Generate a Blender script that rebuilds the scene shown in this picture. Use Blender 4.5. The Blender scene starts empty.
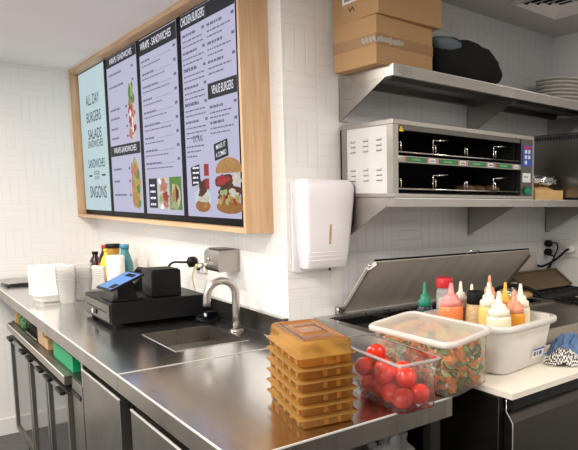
import bpy, bmesh, math, random
from mathutils import Vector, Matrix, noise
random.seed(7)
PI = math.pi
SC = bpy.context.scene
COL = SC.collection

# ------------------------------------------------------------------ materials
def _nt(name):
    m = bpy.data.materials.new(name); m.use_nodes = True
    nt = m.node_tree; b = nt.nodes['Principled BSDF']
    return m, nt, b
def N(nt, t, **kw):
    n = nt.nodes.new(t)
    for k, v in kw.items(): setattr(n, k, v)
    return n
def rgba(c): return (c[0], c[1], c[2], 1.0)
def mat(name, col, rough=.5, metal=0., var=.06, scale=12., bump=0., spec=None, emit=0., stretch=(1, 1, 1), trans=0., sss=0., coat=0.):
    m, nt, b = _nt(name)
    tc = N(nt, 'ShaderNodeTexCoord'); mp = N(nt, 'ShaderNodeMapping'); mp.inputs['Scale'].default_value = stretch
    nz = N(nt, 'ShaderNodeTexNoise'); nz.inputs['Scale'].default_value = scale; nz.inputs['Detail'].default_value = 4
    nt.links.new(tc.outputs['Object'], mp.inputs['Vector']); nt.links.new(mp.outputs['Vector'], nz.inputs['Vector'])
    mx = N(nt, 'ShaderNodeMix', data_type='RGBA')
    mx.inputs['A'].default_value = rgba([max(0, c*(1-var)) for c in col]); mx.inputs['B'].default_value = rgba([min(1, c*(1+var)) for c in col])
    nt.links.new(nz.outputs['Fac'], mx.inputs['Factor']); nt.links.new(mx.outputs['Result'], b.inputs['Base Color'])
    b.inputs['Roughness'].default_value = rough; b.inputs['Metallic'].default_value = metal
    if spec is not None: b.inputs['Specular IOR Level'].default_value = spec
    if emit:
        nt.links.new(mx.outputs['Result'], b.inputs['Emission Color']); b.inputs['Emission Strength'].default_value = emit
    if trans: b.inputs['Transmission Weight'].default_value = trans
    if sss:
        b.inputs['Subsurface Weight'].default_value = sss; b.inputs['Subsurface Radius'].default_value = (.02, .01, .006)
    if coat: b.inputs['Coat Weight'].default_value = coat
    if bump:
        bp = N(nt, 'ShaderNodeBump'); bp.inputs['Strength'].default_value = bump; bp.inputs['Distance'].default_value = .004
        nt.links.new(nz.outputs['Fac'], bp.inputs['Height']); nt.links.new(bp.outputs['Normal'], b.inputs['Normal'])
    return m
def steel(name, col=(.55, .53, .50), rough=.3, stretch=(3, 3, 120), amt=.12):
    m, nt, b = _nt(name)
    tc = N(nt, 'ShaderNodeTexCoord'); mp = N(nt, 'ShaderNodeMapping'); mp.inputs['Scale'].default_value = stretch
    nz = N(nt, 'ShaderNodeTexNoise'); nz.inputs['Scale'].default_value = 4; nz.inputs['Detail'].default_value = 5
    n2 = N(nt, 'ShaderNodeTexNoise'); n2.inputs['Scale'].default_value = 5; n2.inputs['Detail'].default_value = 3
    nt.links.new(tc.outputs['Object'], mp.inputs['Vector']); nt.links.new(mp.outputs['Vector'], nz.inputs['Vector']); nt.links.new(tc.outputs['Object'], n2.inputs['Vector'])
    ad = N(nt, 'ShaderNodeMath', operation='ADD'); nt.links.new(nz.outputs['Fac'], ad.inputs[0]); nt.links.new(n2.outputs['Fac'], ad.inputs[1])
    mr = N(nt, 'ShaderNodeMapRange'); mr.inputs['From Min'].default_value = .7; mr.inputs['From Max'].default_value = 1.3
    mr.inputs['To Min'].default_value = rough-amt*.6; mr.inputs['To Max'].default_value = rough+amt
    nt.links.new(ad.outputs[0], mr.inputs['Value']); nt.links.new(mr.outputs[0], b.inputs['Roughness'])
    mx = N(nt, 'ShaderNodeMix', data_type='RGBA'); mx.inputs['A'].default_value = rgba([c*.9 for c in col]); mx.inputs['B'].default_value = rgba([min(1, c*1.08) for c in col])
    nt.links.new(nz.outputs['Fac'], mx.inputs['Factor']); nt.links.new(mx.outputs['Result'], b.inputs['Base Color'])
    b.inputs['Metallic'].default_value = 1.
    bp = N(nt, 'ShaderNodeBump'); bp.inputs['Strength'].default_value = .04; bp.inputs['Distance'].default_value = .002
    nt.links.new(nz.outputs['Fac'], bp.inputs['Height']); nt.links.new(bp.outputs['Normal'], b.inputs['Normal'])
    return m
def thin(name, col, tint, opac, rough=.08, gloss=.12, var=.08, scale=20, transl=.3):
    """thin clear or milky plastic: part clear, part diffuse/translucent, with a surface gloss"""
    m = bpy.data.materials.new(name); m.use_nodes = True; nt = m.node_tree; nt.nodes.clear()
    out = N(nt, 'ShaderNodeOutputMaterial'); tr = N(nt, 'ShaderNodeBsdfTransparent'); tr.inputs['Color'].default_value = rgba(tint)
    df = N(nt, 'ShaderNodeBsdfDiffuse'); tl = N(nt, 'ShaderNodeBsdfTranslucent'); gl = N(nt, 'ShaderNodeBsdfGlossy'); gl.inputs['Roughness'].default_value = rough
    tc = N(nt, 'ShaderNodeTexCoord'); nz = N(nt, 'ShaderNodeTexNoise'); nz.inputs['Scale'].default_value = scale
    nt.links.new(tc.outputs['Object'], nz.inputs['Vector'])
    mx = N(nt, 'ShaderNodeMix', data_type='RGBA'); mx.inputs['A'].default_value = rgba([c*(1-var) for c in col]); mx.inputs['B'].default_value = rgba([min(1, c*(1+var)) for c in col])
    nt.links.new(nz.outputs['Fac'], mx.inputs['Factor']); nt.links.new(mx.outputs['Result'], df.inputs['Color']); nt.links.new(mx.outputs['Result'], tl.inputs['Color'])
    m1 = N(nt, 'ShaderNodeMixShader'); m1.inputs[0].default_value = transl; nt.links.new(df.outputs[0], m1.inputs[1]); nt.links.new(tl.outputs[0], m1.inputs[2])
    m2 = N(nt, 'ShaderNodeMixShader'); m2.inputs[0].default_value = opac; nt.links.new(tr.outputs[0], m2.inputs[1]); nt.links.new(m1.outputs[0], m2.inputs[2])
    fr = N(nt, 'ShaderNodeLayerWeight'); fr.inputs['Blend'].default_value = gloss
    m3 = N(nt, 'ShaderNodeMixShader'); nt.links.new(fr.outputs['Fresnel'], m3.inputs[0]); nt.links.new(m2.outputs[0], m3.inputs[1]); nt.links.new(gl.outputs[0], m3.inputs[2])
    nt.links.new(m3.outputs[0], out.inputs[0])
    return m
def tile_mat(name, au, base, line, blk=.2, n=4, rough=.22):
    """basket-weave of narrow white tiles: au = horizontal axis of the wall"""
    m, nt, b = _nt(name)
    tc = N(nt, 'ShaderNodeTexCoord'); sp = N(nt, 'ShaderNodeSeparateXYZ'); nt.links.new(tc.outputs['Object'], sp.inputs[0])
    L = nt.links.new
    def M(op, a, bb=None, c=None):
        k = N(nt, 'ShaderNodeMath', operation=op)
        for i, v in enumerate((a, bb, c)):
            if v is None: continue
            if isinstance(v, (int, float)): k.inputs[i].default_value = v
            else: L(v, k.inputs[i])
        return k.outputs[0]
    u = M('DIVIDE', M('ADD', sp.outputs[au], 40.03), blk); v = M('DIVIDE', M('ADD', sp.outputs['Z'], 40.05), blk)
    par = M('MODULO', M('ADD', M('FLOOR', u), M('FLOOR', v)), 2)
    fu, fv = M('FRACT', u), M('FRACT', v)
    def edge(x, k):   # 0 at joint, 1 in the tile
        f = M('FRACT', M('MULTIPLY', x, k)); d = M('MINIMUM', f, M('SUBTRACT', 1, f))
        return M('DIVIDE', d, k)          # distance in blocks
    dv = M('MINIMUM', edge(fu, n), edge(fv, 1)); dh = M('MINIMUM', edge(fv, n), edge(fu, 1))
    mixd = N(nt, 'ShaderNodeMix', data_type='FLOAT'); L(par, mixd.inputs['Factor']); L(dv, mixd.inputs['A']); L(dh, mixd.inputs['B'])
    mr = N(nt, 'ShaderNodeMapRange', interpolation_type='SMOOTHSTEP'); mr.inputs['From Min'].default_value = .004; mr.inputs['From Max'].default_value = .022
    L(mixd.outputs['Result'], mr.inputs['Value'])
    nz = N(nt, 'ShaderNodeTexNoise'); nz.inputs['Scale'].default_value = 3; L(tc.outputs['Object'], nz.inputs['Vector'])
    mv = N(nt, 'ShaderNodeMix', data_type='RGBA'); mv.inputs['A'].default_value = rgba([c*.96 for c in base]); mv.inputs['B'].default_value = rgba(base); L(nz.outputs['Fac'], mv.inputs['Factor'])
    mx = N(nt, 'ShaderNodeMix', data_type='RGBA'); mx.inputs['A'].default_value = rgba(line); L(mv.outputs['Result'], mx.inputs['B']); L(mr.outputs[0], mx.inputs['Factor'])
    L(mx.outputs['Result'], b.inputs['Base Color'])
    bp = N(nt, 'ShaderNodeBump'); bp.inputs['Strength'].default_value = .3; bp.inputs['Distance'].default_value = .002; L(mr.outputs[0], bp.inputs['Height']); L(bp.outputs['Normal'], b.inputs['Normal'])
    b.inputs['Roughness'].default_value = rough
    return m
def wood(name, c1, c2, axis='Z', scale=14, rough=.45):
    m, nt, b = _nt(name)
    tc = N(nt, 'ShaderNodeTexCoord'); mp = N(nt, 'ShaderNodeMapping')
    s = {'X': (.06, 1, 1), 'Y': (1, .06, 1), 'Z': (1, 1, .06)}[axis]; mp.inputs['Scale'].default_value = [k*scale for k in s]
    nz = N(nt, 'ShaderNodeTexNoise'); nz.inputs['Scale'].default_value = 5; nz.inputs['Detail'].default_value = 8; nz.inputs['Distortion'].default_value = .6
    nt.links.new(tc.outputs['Object'], mp.inputs['Vector']); nt.links.new(mp.outputs['Vector'], nz.inputs['Vector'])
    cr = N(nt, 'ShaderNodeValToRGB'); cr.color_ramp.elements[0].position = .3; cr.color_ramp.elements[1].position = .7
    cr.color_ramp.elements[0].color = rgba(c1); cr.color_ramp.elements[1].color = rgba(c2)
    nt.links.new(nz.outputs['Fac'], cr.inputs[0]); nt.links.new(cr.outputs[0], b.inputs['Base Color']); b.inputs['Roughness'].default_value = rough
    return m
def checker(name, c1, c2, scale):
    m, nt, b = _nt(name)
    tc = N(nt, 'ShaderNodeTexCoord'); ck = N(nt, 'ShaderNodeTexChecker'); ck.inputs['Scale'].default_value = scale
    ck.inputs['Color1'].default_value = rgba(c1); ck.inputs['Color2'].default_value = rgba(c2)
    nt.links.new(tc.outputs['UV'], ck.inputs['Vector']); nt.links.new(ck.outputs['Color'], b.inputs['Base Color']); b.inputs['Roughness'].default_value = .9
    return m

M = {}
M['tile_x'] = tile_mat('white_tile_x', 'X', (.86, .845, .82), (.795, .78, .757), .16)
M['tile_y'] = tile_mat('white_tile_y', 'Y', (.86, .845, .82), (.795, .78, .757), .16)
M['tile_shaded'] = tile_mat('white_tile_shaded', 'X', (.74, .74, .75), (.655, .655, .67), .16)  # white tile greyed: the shade on the shelf wall is in its colour
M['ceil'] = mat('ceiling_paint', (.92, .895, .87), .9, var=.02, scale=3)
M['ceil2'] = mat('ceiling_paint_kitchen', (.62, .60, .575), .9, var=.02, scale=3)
M['floor'] = mat('floor_vinyl', (.10, .095, .09), .55, var=.35, scale=18)
M['paint'] = mat('warm_wall_paint', (.40, .36, .32), .8, var=.05, scale=3)
M['skirt'] = mat('skirting_white', (.78, .77, .74), .5, var=.03)
M['steel'] = steel('brushed_steel', (.46, .445, .42), .27, (90, 2, 2))
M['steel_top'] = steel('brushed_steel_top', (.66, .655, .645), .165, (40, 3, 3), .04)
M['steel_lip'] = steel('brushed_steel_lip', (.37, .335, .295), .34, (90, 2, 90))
M['steel_in'] = steel('sink_and_dim_lip_steel', (.27, .25, .225), .3, (60, 60, 2))
M['steel_lid'] = mat('satin_steel_lid', (.66, .60, .53), .42, .25, var=.22, scale=3, stretch=(6, .6, .6))
M['steel_v'] = steel('brushed_steel_upright', (.43, .405, .375), .32, (2, 2, 90))
M['prep'] = steel('prep_dark', (.075, .068, .062), .38, (2, 2, 60))
M['steel_dark'] = steel('dark_steel', (.17, .16, .145), .34, (2, 2, 90))
M['steel_door'] = steel('dull_steel_door', (.27, .255, .23), .36, (60, 60, 2), .12)
M['steel_shelf'] = steel('shelf_steel', (.46, .435, .405), .3, (2, 80, 2))
M['pale_edge'] = mat('pale_bright_edge', (.80, .78, .75), .35, .2, var=.03)  # pale strips that draw the steel edges and the seam as bright lines
M['chrome'] = steel('bright_edge', (.85, .83, .8), .15, (20, 20, 20), .05)
M['oak'] = wood('oak', (.52, .315, .165), (.68, .455, .27), 'Z', 12)
M['oak_h'] = wood('oak_across', (.54, .33, .17), (.68, .455, .27), 'Y', 12)
M['black'] = mat('black_plastic', (.006, .006, .007), .42, var=.2, spec=.22)
M['black_gloss'] = mat('black_gloss', (.003, .003, .004), .3, var=.2, spec=.02)
M['black_matt'] = mat('black_matt', (.012, .012, .012), .8, var=.3)
M['dark_in'] = mat('dark_inside', (.006, .006, .006), .9, var=.3)
M['black_cloth'] = mat('black_cloth', (.004, .004, .0045), .95, var=.5, scale=40, bump=.5)
M['grey_cloth'] = mat('grey_cloth', (.13, .16, .18), .9, var=.2, scale=40)
M['white_pl'] = mat('white_plastic', (.86, .83, .86), .28, var=.02)
M['white_pl2'] = mat('white_panel', (.68, .66, .64), .4, var=.02)
M['paper'] = mat('white_paper', (.86, .84, .80), .8, var=.03)
M['foam'] = mat('white_foam', (.90, .87, .81), .65, var=.02)
M['card'] = mat('cardboard', (.46, .27, .125), .85, var=.07, scale=10, stretch=(1, 1, 6))
M['tape'] = mat('brown_tape', (.36, .20, .095), .18, var=.12, scale=40, coat=.5)
M['cleartape'] = thin('shiny_tape', (.92, .86, .78), (.9, .85, .8), .6, .12, .35)
M['label'] = mat('paper_label', (.80, .80, .80), .6, var=.02)
M['ink'] = mat('ink_black', (.02, .02, .022), .7, var=.1)
M['ink_blue'] = mat('ink_blue', (.05, .10, .35), .6, var=.1)
M['red'] = mat('red_plastic', (.62, .02, .03), .3, var=.08)
M['green_cap'] = mat('green_cap', (.01, .22, .13), .35, var=.08)
M['green_box'] = mat('green_card', (.0, .36, .14), .5, var=.08)
M['green_lamp'] = mat('green_label', (.01, .20, .07), .4, var=.3, scale=60)
M['blue_panel'] = mat('blue_panel', (.03, .08, .42), .35, var=.1, emit=.12)
M['yellow'] = mat('yellow_sticker', (.85, .60, .03), .4, var=.05)
M['tomato'] = mat('tomato_skin', (.74, .034, .012), .13, var=.12, scale=20, sss=.08, coat=.3)
M['stem'] = mat('tomato_stem', (.10, .20, .03), .7)
M['clear'] = thin('clear_polycarbonate', (.85, .86, .87), (.985, .985, .985), .075, .06, .14)
M['clear_rim'] = thin('clear_polycarbonate_rim', (.92, .93, .94), (.96, .96, .97), .34, .08, .16)
M['milky'] = thin('milky_plastic', (.94, .92, .88), (.985, .98, .96), .17, .15, .07)
M['lid'] = thin('milky_lid', (.98, .91, .82), (.99, .97, .93), .60, .2, .05, transl=.5)
M['lid_rim'] = thin('milky_lid_rim', (.92, .90, .87), (.97, .95, .93), .86, .2, .14, transl=.35)
M['tub'] = thin('white_tub', (.95, .93, .91), (.97, .95, .92), .93, .25, .12, transl=.2)
M['cups'] = thin('clear_cups', (.93, .92, .90), (.98, .97, .97), .42, .15, .08)
M['amber'] = thin('amber_plastic', (.76, .44, .12), (.96, .70, .30), .46, .12, .14, var=.12, scale=30, transl=.5)
M['amber_lid'] = thin('amber_plastic_lid', (.46, .21, .08), (.75, .42, .12), .85, .15, .16, var=.15, scale=14, transl=.3)
M['bag_clear'] = thin('clear_bag', (.75, .75, .75), (.9, .9, .9), .32, .15, .3)
M['foil'] = steel('foil', (.85, .85, .86), .18, (60, 60, 60))
M['bread'] = mat('bread_crust', (.84, .53, .23), .6, var=.25, scale=14, bump=.5)
M['roll'] = mat('dark_roll', (.20, .10, .04), .7, var=.35, scale=14, bump=.4)
M['board'] = mat('cutting_board', (.84, .78, .68), .5, var=.04, scale=16)
M['blue_cloth'] = mat('blue_cloth', (.13, .22, .40), .95, var=.35, scale=50, bump=.4)
M['check_cloth'] = checker('check_cloth', (.03, .03, .03), (.80, .77, .70), 22)
M['plate'] = mat('white_plate', (.72, .69, .64), .25, var=.03)
M['cream'] = mat('mayonnaise', (.86, .77, .56), .35, var=.03, sss=.1)
M['cream_cap'] = mat('cream_cap', (.88, .83, .68), .35, var=.03)
M['orange'] = mat('orange_sauce', (.80, .33, .02), .32, var=.06, sss=.1)
M['orange_cap'] = mat('orange_cap', (.86, .48, .07), .35, var=.05)
M['salmon'] = mat('salmon_cap', (.83, .33, .20), .35, var=.05)
M['pinkorange'] = mat('chilli_sauce', (.82, .24, .08), .32, var=.06, sss=.1)
M['pink'] = mat('pink_cap', (.82, .30, .28), .35, var=.05)
M['yellow_s'] = mat('mustard', (.85, .62, .20), .35, var=.06)
M['sesame'] = mat('sesame', (.66, .48, .26), .6, var=.5, scale=150)
M['cola'] = mat('cola', (.035, .010, .008), .15, var=.2)
M['juice_y'] = mat('yellow_drink', (.85, .62, .03), .25, var=.1)
M['amberjar'] = mat('amber_drink', (.42, .21, .03), .2, var=.2)
M['teal'] = mat('teal_drink', (.05, .21, .24), .12, var=.15)
M['blue_cap'] = mat('blue_cap', (.05, .25, .42), .35)
M['glass_dark'] = mat('dark_glass', (.035, .038, .042), .08, var=.1, spec=.45)
M['greenglass'] = mat('green_glass', (.05, .16, .04), .1, var=.3)
M['carrot'] = mat('carrot', (.82, .26, .03), .45, var=.15)
M['carrot_mix'] = mat('salad_core', (.45, .30, .10), .6, var=.7, scale=90)
M['cuke'] = mat('cucumber_skin', (.04, .10, .02), .45, var=.3)
M['cuke_in'] = mat('cucumber_flesh', (.48, .58, .20), .5, var=.15)
M['leaf'] = mat('lettuce', (.17, .28, .05), .55, var=.5, scale=30)
M['onion'] = mat('onion', (.80, .72, .60), .5, var=.08)
M['brown_metal'] = mat('baked_metal', (.13, .08, .04), .5, var=.3, scale=8)
M['brown_sheet'] = mat('worn_brown_sheet', (.17, .115, .065), .5, var=.3, scale=8)
M['iron'] = mat('cast_iron', (.012, .011, .010), .55, var=.4, bump=.3)
M['ivory_cable'] = mat('yellow_cable', (.62, .50, .22), .5)
M['socket'] = mat('socket_white', (.80, .78, .73), .35)
M['woodblock'] = wood('pale_wood', (.50, .30, .14), (.62, .40, .20), 'X', 10)
def lit(name, col, e, var=.03, scale=6):
    m = mat(name, col, .3, var=var, scale=scale, emit=e*1.25)
    nt = m.node_tree; b = nt.nodes['Principled BSDF']; l = b.inputs['Base Color'].links[0]; nt.links.remove(l)
    b.inputs['Base Color'].default_value = rgba([c*.06 for c in col]); b.inputs['Specular IOR Level'].default_value = .03; b.inputs['Roughness'].default_value = .45; return m
M['scr_blue'] = lit('screen_pale_blue', (.47, .60, .63), .72)
M['scr_lav'] = lit('screen_lavender', (.46, .455, .61), .72)
M['scr_dark'] = lit('screen_dark_band', (.040, .042, .046), .5)
M['scr_white'] = lit('screen_white', (.75, .75, .85), .8)
M['scr_ink'] = lit('screen_ink', (.02, .035, .045), .3)
M['scr_grey'] = lit('screen_grey_text', (.22, .22, .34), .45)
M['scr_red'] = lit('screen_red', (0.403, 0.048, 0.048), 0.57, .45, 55)
M['scr_pink'] = lit('screen_salmon', (0.532, 0.226, 0.161), 0.57, .45, 55)
M['scr_green'] = lit('screen_green', (0.129, 0.267, 0.065), 0.57, .45, 55)
M['scr_lgreen'] = lit('screen_light_green', (0.363, 0.444, 0.202), 0.57, .45, 55)
M['scr_bun'] = lit('screen_bun', (0.500, 0.267, 0.096), 0.57, .45, 55)
M['scr_bun2'] = lit('screen_bun_dark', (0.363, 0.161, 0.048), 0.57, .45, 55)
M['scr_patty'] = lit('screen_patty', (0.129, 0.048, 0.032), 0.47, .45, 55)
M['scr_cream'] = lit('screen_cream', (0.580, 0.532, 0.444), 0.66, .45, 55)
M['scr_yellow'] = lit('screen_yellow', (0.580, 0.403, 0.081), 0.57, .45, 55)
M['scr_tab'] = lit('tablet_screen', (.16, .32, .70), .9, .15)

# ------------------------------------------------------------------ mesh helper
class B:
    def __init__(s): s.bm = bmesh.new(); s.mats = []; s.uv = None
    def mi(s, m):
        if m not in s.mats: s.mats.append(m)
        return s.mats.index(m)
    def face(s, pts, m, smooth=False):
        f = s.bm.faces.new([s.bm.verts.new(p) for p in pts]); f.material_index = s.mi(m); f.smooth = smooth; return f
    def box(s, x0, x1, y0, y1, z0, z1, m, X=None, bev=0.):
        P = [(x, y, z) for z in (z0, z1) for y in (y0, y1) for x in (x0, x1)]
        if X is not None: P = [X @ Vector(p) for p in P]
        v = [s.bm.verts.new(p) for p in P]; k = s.mi(m); fs = []
        for q in ((0, 2, 3, 1), (4, 5, 7, 6), (0, 1, 5, 4), (2, 6, 7, 3), (0, 4, 6, 2), (1, 3, 7, 5)):
            f = s.bm.faces.new([v[i] for i in q]); f.material_index = k; fs.append(f)
        if bev:
            es = list({e for f in fs for e in f.edges})
            r = bmesh.ops.bevel(s.bm, geom=es, offset=bev, segments=2, affect='EDGES', profile=.5)
            for f in r['faces']: f.material_index = k; f.smooth = True
        return s
    def prism(s, prof, d, m, smooth=False):
        """prof = list of 3-D points (closed polygon), swept by vector d"""
        a = [s.bm.verts.new(p) for p in prof]; d = Vector(d); b = [s.bm.verts.new(Vector(p)+d) for p in prof]; k = s.mi(m); n = len(a)
        f = s.bm.faces.new(a); f.material_index = k; f = s.bm.faces.new(b[::-1]); f.material_index = k
        for i in range(n):
            f = s.bm.faces.new([a[i], b[i], b[(i+1) % n], a[(i+1) % n]]); f.material_index = k; f.smooth = smooth
        return s
    def tube(s, pts, r, m, seg=10, caps=True):
        pts = [Vector(p) for p in pts]; k = s.mi(m); rings = []; n = len(pts)
        rr = r if isinstance(r, (list, tuple)) else [r]*n
        up = None
        for i, p in enumerate(pts):
            t = (pts[min(i+1, n-1)]-pts[max(i-1, 0)]).normalized()
            if up is None: up = t.orthogonal().normalized()
            else: up = (up-t*up.dot(t)); up = up.normalized() if up.length > 1e-6 else t.orthogonal().normalized()
            w = t.cross(up)
            rings.append([s.bm.verts.new(p+(up*math.cos(a)+w*math.sin(a))*rr[i]) for a in [2*PI*j/seg for j in range(seg)]])
        for i in range(n-1):
            for j in range(seg):
                f = s.bm.faces.new([rings[i][j], rings[i][(j+1) % seg], rings[i+1][(j+1) % seg], rings[i+1][j]]); f.material_index = k; f.smooth = True
        if caps:
            for q in (rings[0][::-1], rings[-1]): f = s.bm.faces.new(q); f.material_index = k
        return s
    def lathe(s, prof, m, c=(0, 0, 0), seg=24, axis='Z', X=None, sharp=()):
        """prof = [(r, h)]; capped where r>0 at the ends"""
        k = s.mi(m); rings = []; c = Vector(c)
        def P(r, h, a):
            q = Vector((r*math.cos(a), r*math.sin(a), h))
            if axis == 'X': q = Vector((q.z, q.x, q.y))
            if axis == 'Y': q = Vector((q.x, q.z, q.y))
            q = q+c
            return X @ q if X is not None else q
        for r, h in prof:
            if r <= 1e-6: rings.append([s.bm.verts.new(P(0, h, 0))])
            else: rings.append([s.bm.verts.new(P(r, h, 2*PI*j/seg)) for j in range(seg)])
        for i in range(len(rings)-1):
            a, b = rings[i], rings[i+1]
            for j in range(seg):
                j2 = (j+1) % seg
                if len(a) == 1 and len(b) == 1: continue
                if len(a) == 1: q = [a[0], b[j2], b[j]]
                elif len(b) == 1: q = [a[j], a[j2], b[0]]
                else: q = [a[j], a[j2], b[j2], b[j]]
                f = s.bm.faces.new(q); f.material_index = k; f.smooth = True
        if len(rings[0]) > 1: f = s.bm.faces.new(rings[0][::-1]); f.material_index = k
        if len(rings[-1]) > 1: f = s.bm.faces.new(rings[-1]); f.material_index = k
        return s
    def rloft(s, secs, m, n=5, cap0=True, cap1=True, smooth=True):
        """loft of rounded rectangles: secs=[(w, l, rad, z)]"""
        k = s.mi(m); rings = []
        for (w, l, rad, z) in secs:
            ring = []
            for (sx, sy, a0) in ((1, 1, 0), (-1, 1, 90), (-1, -1, 180), (1, -1, 270)):
                cx, cy = sx*(w/2-rad), sy*(l/2-rad)
                for i in range(n):
                    a = math.radians(a0+90*i/(n-1)); ring.append(s.bm.verts.new((cx+rad*math.cos(a), cy+rad*math.sin(a), z)))
            rings.append(ring)
        q = len(rings[0])
        for i in range(len(rings)-1):
            for j in range(q):
                f = s.bm.faces.new([rings[i][j], rings[i][(j+1) % q], rings[i+1][(j+1) % q], rings[i+1][j]]); f.material_index = k; f.smooth = smooth
        if cap0: f = s.bm.faces.new(rings[0][::-1]); f.material_index = k
        if cap1: f = s.bm.faces.new(rings[-1]); f.material_index = k
        return s
    def ball(s, c, r, m, sc=(1, 1, 1), seg=20, rings=12, f=None, X=None):
        k = s.mi(m); g = []
        for i in range(rings+1):
            th = PI*i/rings; row = []
            for j in range(seg if 0 < i < rings else 1):
                ph = 2*PI*j/seg; d = Vector((math.sin(th)*math.cos(ph), math.sin(th)*math.sin(ph), math.cos(th)))
                q = Vector((d.x*sc[0], d.y*sc[1], d.z*sc[2]))*r*(f(d) if f else 1)
                if X is not None: q = X @ q
                row.append(s.bm.verts.new(q+Vector(c)))
            g.append(row)
        for i in range(rings):
            a, b = g[i], g[i+1]
            for j in range(seg):
                j2 = (j+1) % seg
                if len(a) == 1: q = [a[0], b[j], b[j2]]
                elif len(b) == 1: q = [a[j], b[0], a[j2]]
                else: q = [a[j], b[j], b[j2], a[j2]]
                F = s.bm.faces.new(q); F.material_index = k; F.smooth = True
        return s
    def build(s, name, parent=None, loc=None, rot=None, label=None, kind=None, cat=None, group=None, fix=True):
        if fix: bmesh.ops.recalc_face_normals(s.bm, faces=s.bm.faces[:])
        me = bpy.data.meshes.new(name); s.bm.to_mesh(me); s.bm.free()
        for m in s.mats: me.materials.append(m)
        o = bpy.data.objects.new(name, me); COL.objects.link(o)
        if parent: o.parent = parent
        if loc: o.location = loc
        if rot: o.rotation_euler = rot
        for k, v in (('label', label), ('kind', kind), ('category', cat), ('group', group)):
            if v: o[k] = v
        return o
def thing(name, label, cat, loc=(0, 0, 0), rot=(0, 0, 0), group=None):
    o = bpy.data.objects.new(name, None); COL.objects.link(o); o.empty_display_size = .05
    o.location = loc; o.rotation_euler = rot; o['label'] = label; o['category'] = cat
    if group: o['group'] = group
    return o
def dup(root, loc=None, rot=None, label=None):
    r = root.copy(); COL.objects.link(r)
    if loc: r.location = loc
    if rot: r.rotation_euler = rot
    if label: r['label'] = label
    for ch in list(root.children):
        c = ch.copy(); COL.objects.link(c); c.parent = r
        for g in list(ch.children):
            d = g.copy(); COL.objects.link(d); d.parent = c
    return r
def bez(p0, p1, p2, p3, n=14):
    p0, p1, p2, p3 = map(Vector, (p0, p1, p2, p3))
    return [p0*(1-t)**3+p1*3*t*(1-t)**2+p2*3*t*t*(1-t)+p3*t**3 for t in [i/(n-1) for i in range(n)]]

# ------------------------------------------------------------------ the setting
WY, WX, CT = 2.56, 1.475, .93
B().box(-5, WX+.1, -5.5, WY+.1, -.08, 0, M['floor']).build('floor', kind='structure')
B().box(-5, .1, WY, WY+.1, 0, 2.4, M['tile_x']).build('wall_left', kind='structure')
B().box(0, .1, .1, WY, 0, 2.4, M['tile_y']).build('wall_centre', kind='structure')
b = B(); b.box(0, .216, 0, .1, 0, 2.4, M['tile_x']); b.box(.216, WX, 0, .1, 0, 2.4, M['tile_shaded']); b.build('wall_back', kind='structure')
B().box(WX, WX+.1, -5.5, .1, 0, 2.4, M['tile_y']).build('wall_right', kind='structure')
B().box(-5, WX+.1, -5.6, -5.5, 0, 2.4, M['paint']).build('wall_front', kind='structure')
B().box(-5.1, -5, -5.6, WY+.1, 0, 1.0, M['paint']).build('wall_side', kind='structure')
B().box(-5, 0, -5.5, WY, 2.21, 2.31, M['ceil']).build('ceiling', kind='structure')
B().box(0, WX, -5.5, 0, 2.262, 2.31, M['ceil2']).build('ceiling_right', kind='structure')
B().box(-5, -.02, WY-.015, WY, 0, .10, M['skirt'], bev=.003).build('baseboard_left', kind='structure')
# ceiling air vent
t = thing('ceiling_vent', 'square pale louvred air vent in the kitchen ceiling', 'vent', (1.065, -.385, 2.262))
b = B()
for k, h in ((.20, .185), (.0, .0)):
    pass
for (x0, x1, y0, y1) in ((-.15, .15, -.175, -.163), (-.15, .15, .163, .175), (-.15, -.138, -.163, .163), (.138, .15, -.163, .163)): b.box(x0, x1, y0, y1, -.012, 0, M['ceil2'])
b.build('vent_frame', t)
B().box(-.137, .137, -.162, .162, -.004, -.001, M['dark_in']).build('vent_backing', t)
for i in range(4):      # nested angled louvres, one ring inside the other
    a, c = .134-.034*i, .159-.034*i
    b = B(); w = .019
    for (p, q) in (((-a, -c), (a, -c)), ((a, -c), (a, c)), ((a, c), (-a, c)), ((-a, c), (-a, -c))):
        P0, P1 = Vector((*p, 0)), Vector((*q, 0)); inn = Vector((-(P1-P0).y, (P1-P0).x, 0)).normalized()
        b.prism([P0+Vector((0, 0, -.014)), P1+Vector((0, 0, -.014)), P1+inn*w+Vector((0, 0, -.006)), P0+inn*w+Vector((0, 0, -.006))], (0, 0, .002), M['ceil'])
    b.build('louvre', t)

# ------------------------------------------------------------------ menu board
mb = thing('menu_board', 'large oak framed digital menu board of four upright screens on tiled wall', 'menu board', (-.05, 1.3, 1.31))
def mbx(b, x0, x1, y0, y1, z0, z1, m, **k): return b.box(x0+.05, x1+.05, y0-1.3, y1-1.3, z0-1.31, z1-1.31, m, **k)
b = B(); mbx(b, -.102, 0, .095, .113, 1.31, 2.209, M['oak'], bev=.001); b.build('side_panel', mb)
b = B(); mbx(b, -.102, 0, 2.541, 2.557, 1.31, 2.209, M['oak'], bev=.001); b.build('side_panel', mb)
b = B(); mbx(b, -.102, 0, .113, 2.541, 1.31, 1.328, M['oak_h'], bev=.001); b.build('bottom_panel', mb)
b = B(); mbx(b, -.102, 0, .113, 2.541, 2.188, 2.209, M['oak_h'], bev=.001); b.build('top_panel', mb)
b = B(); mbx(b, -.045, -.001, .113, 2.541, 1.328, 2.188, M['black_matt']); b.build('backing', mb)
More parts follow.
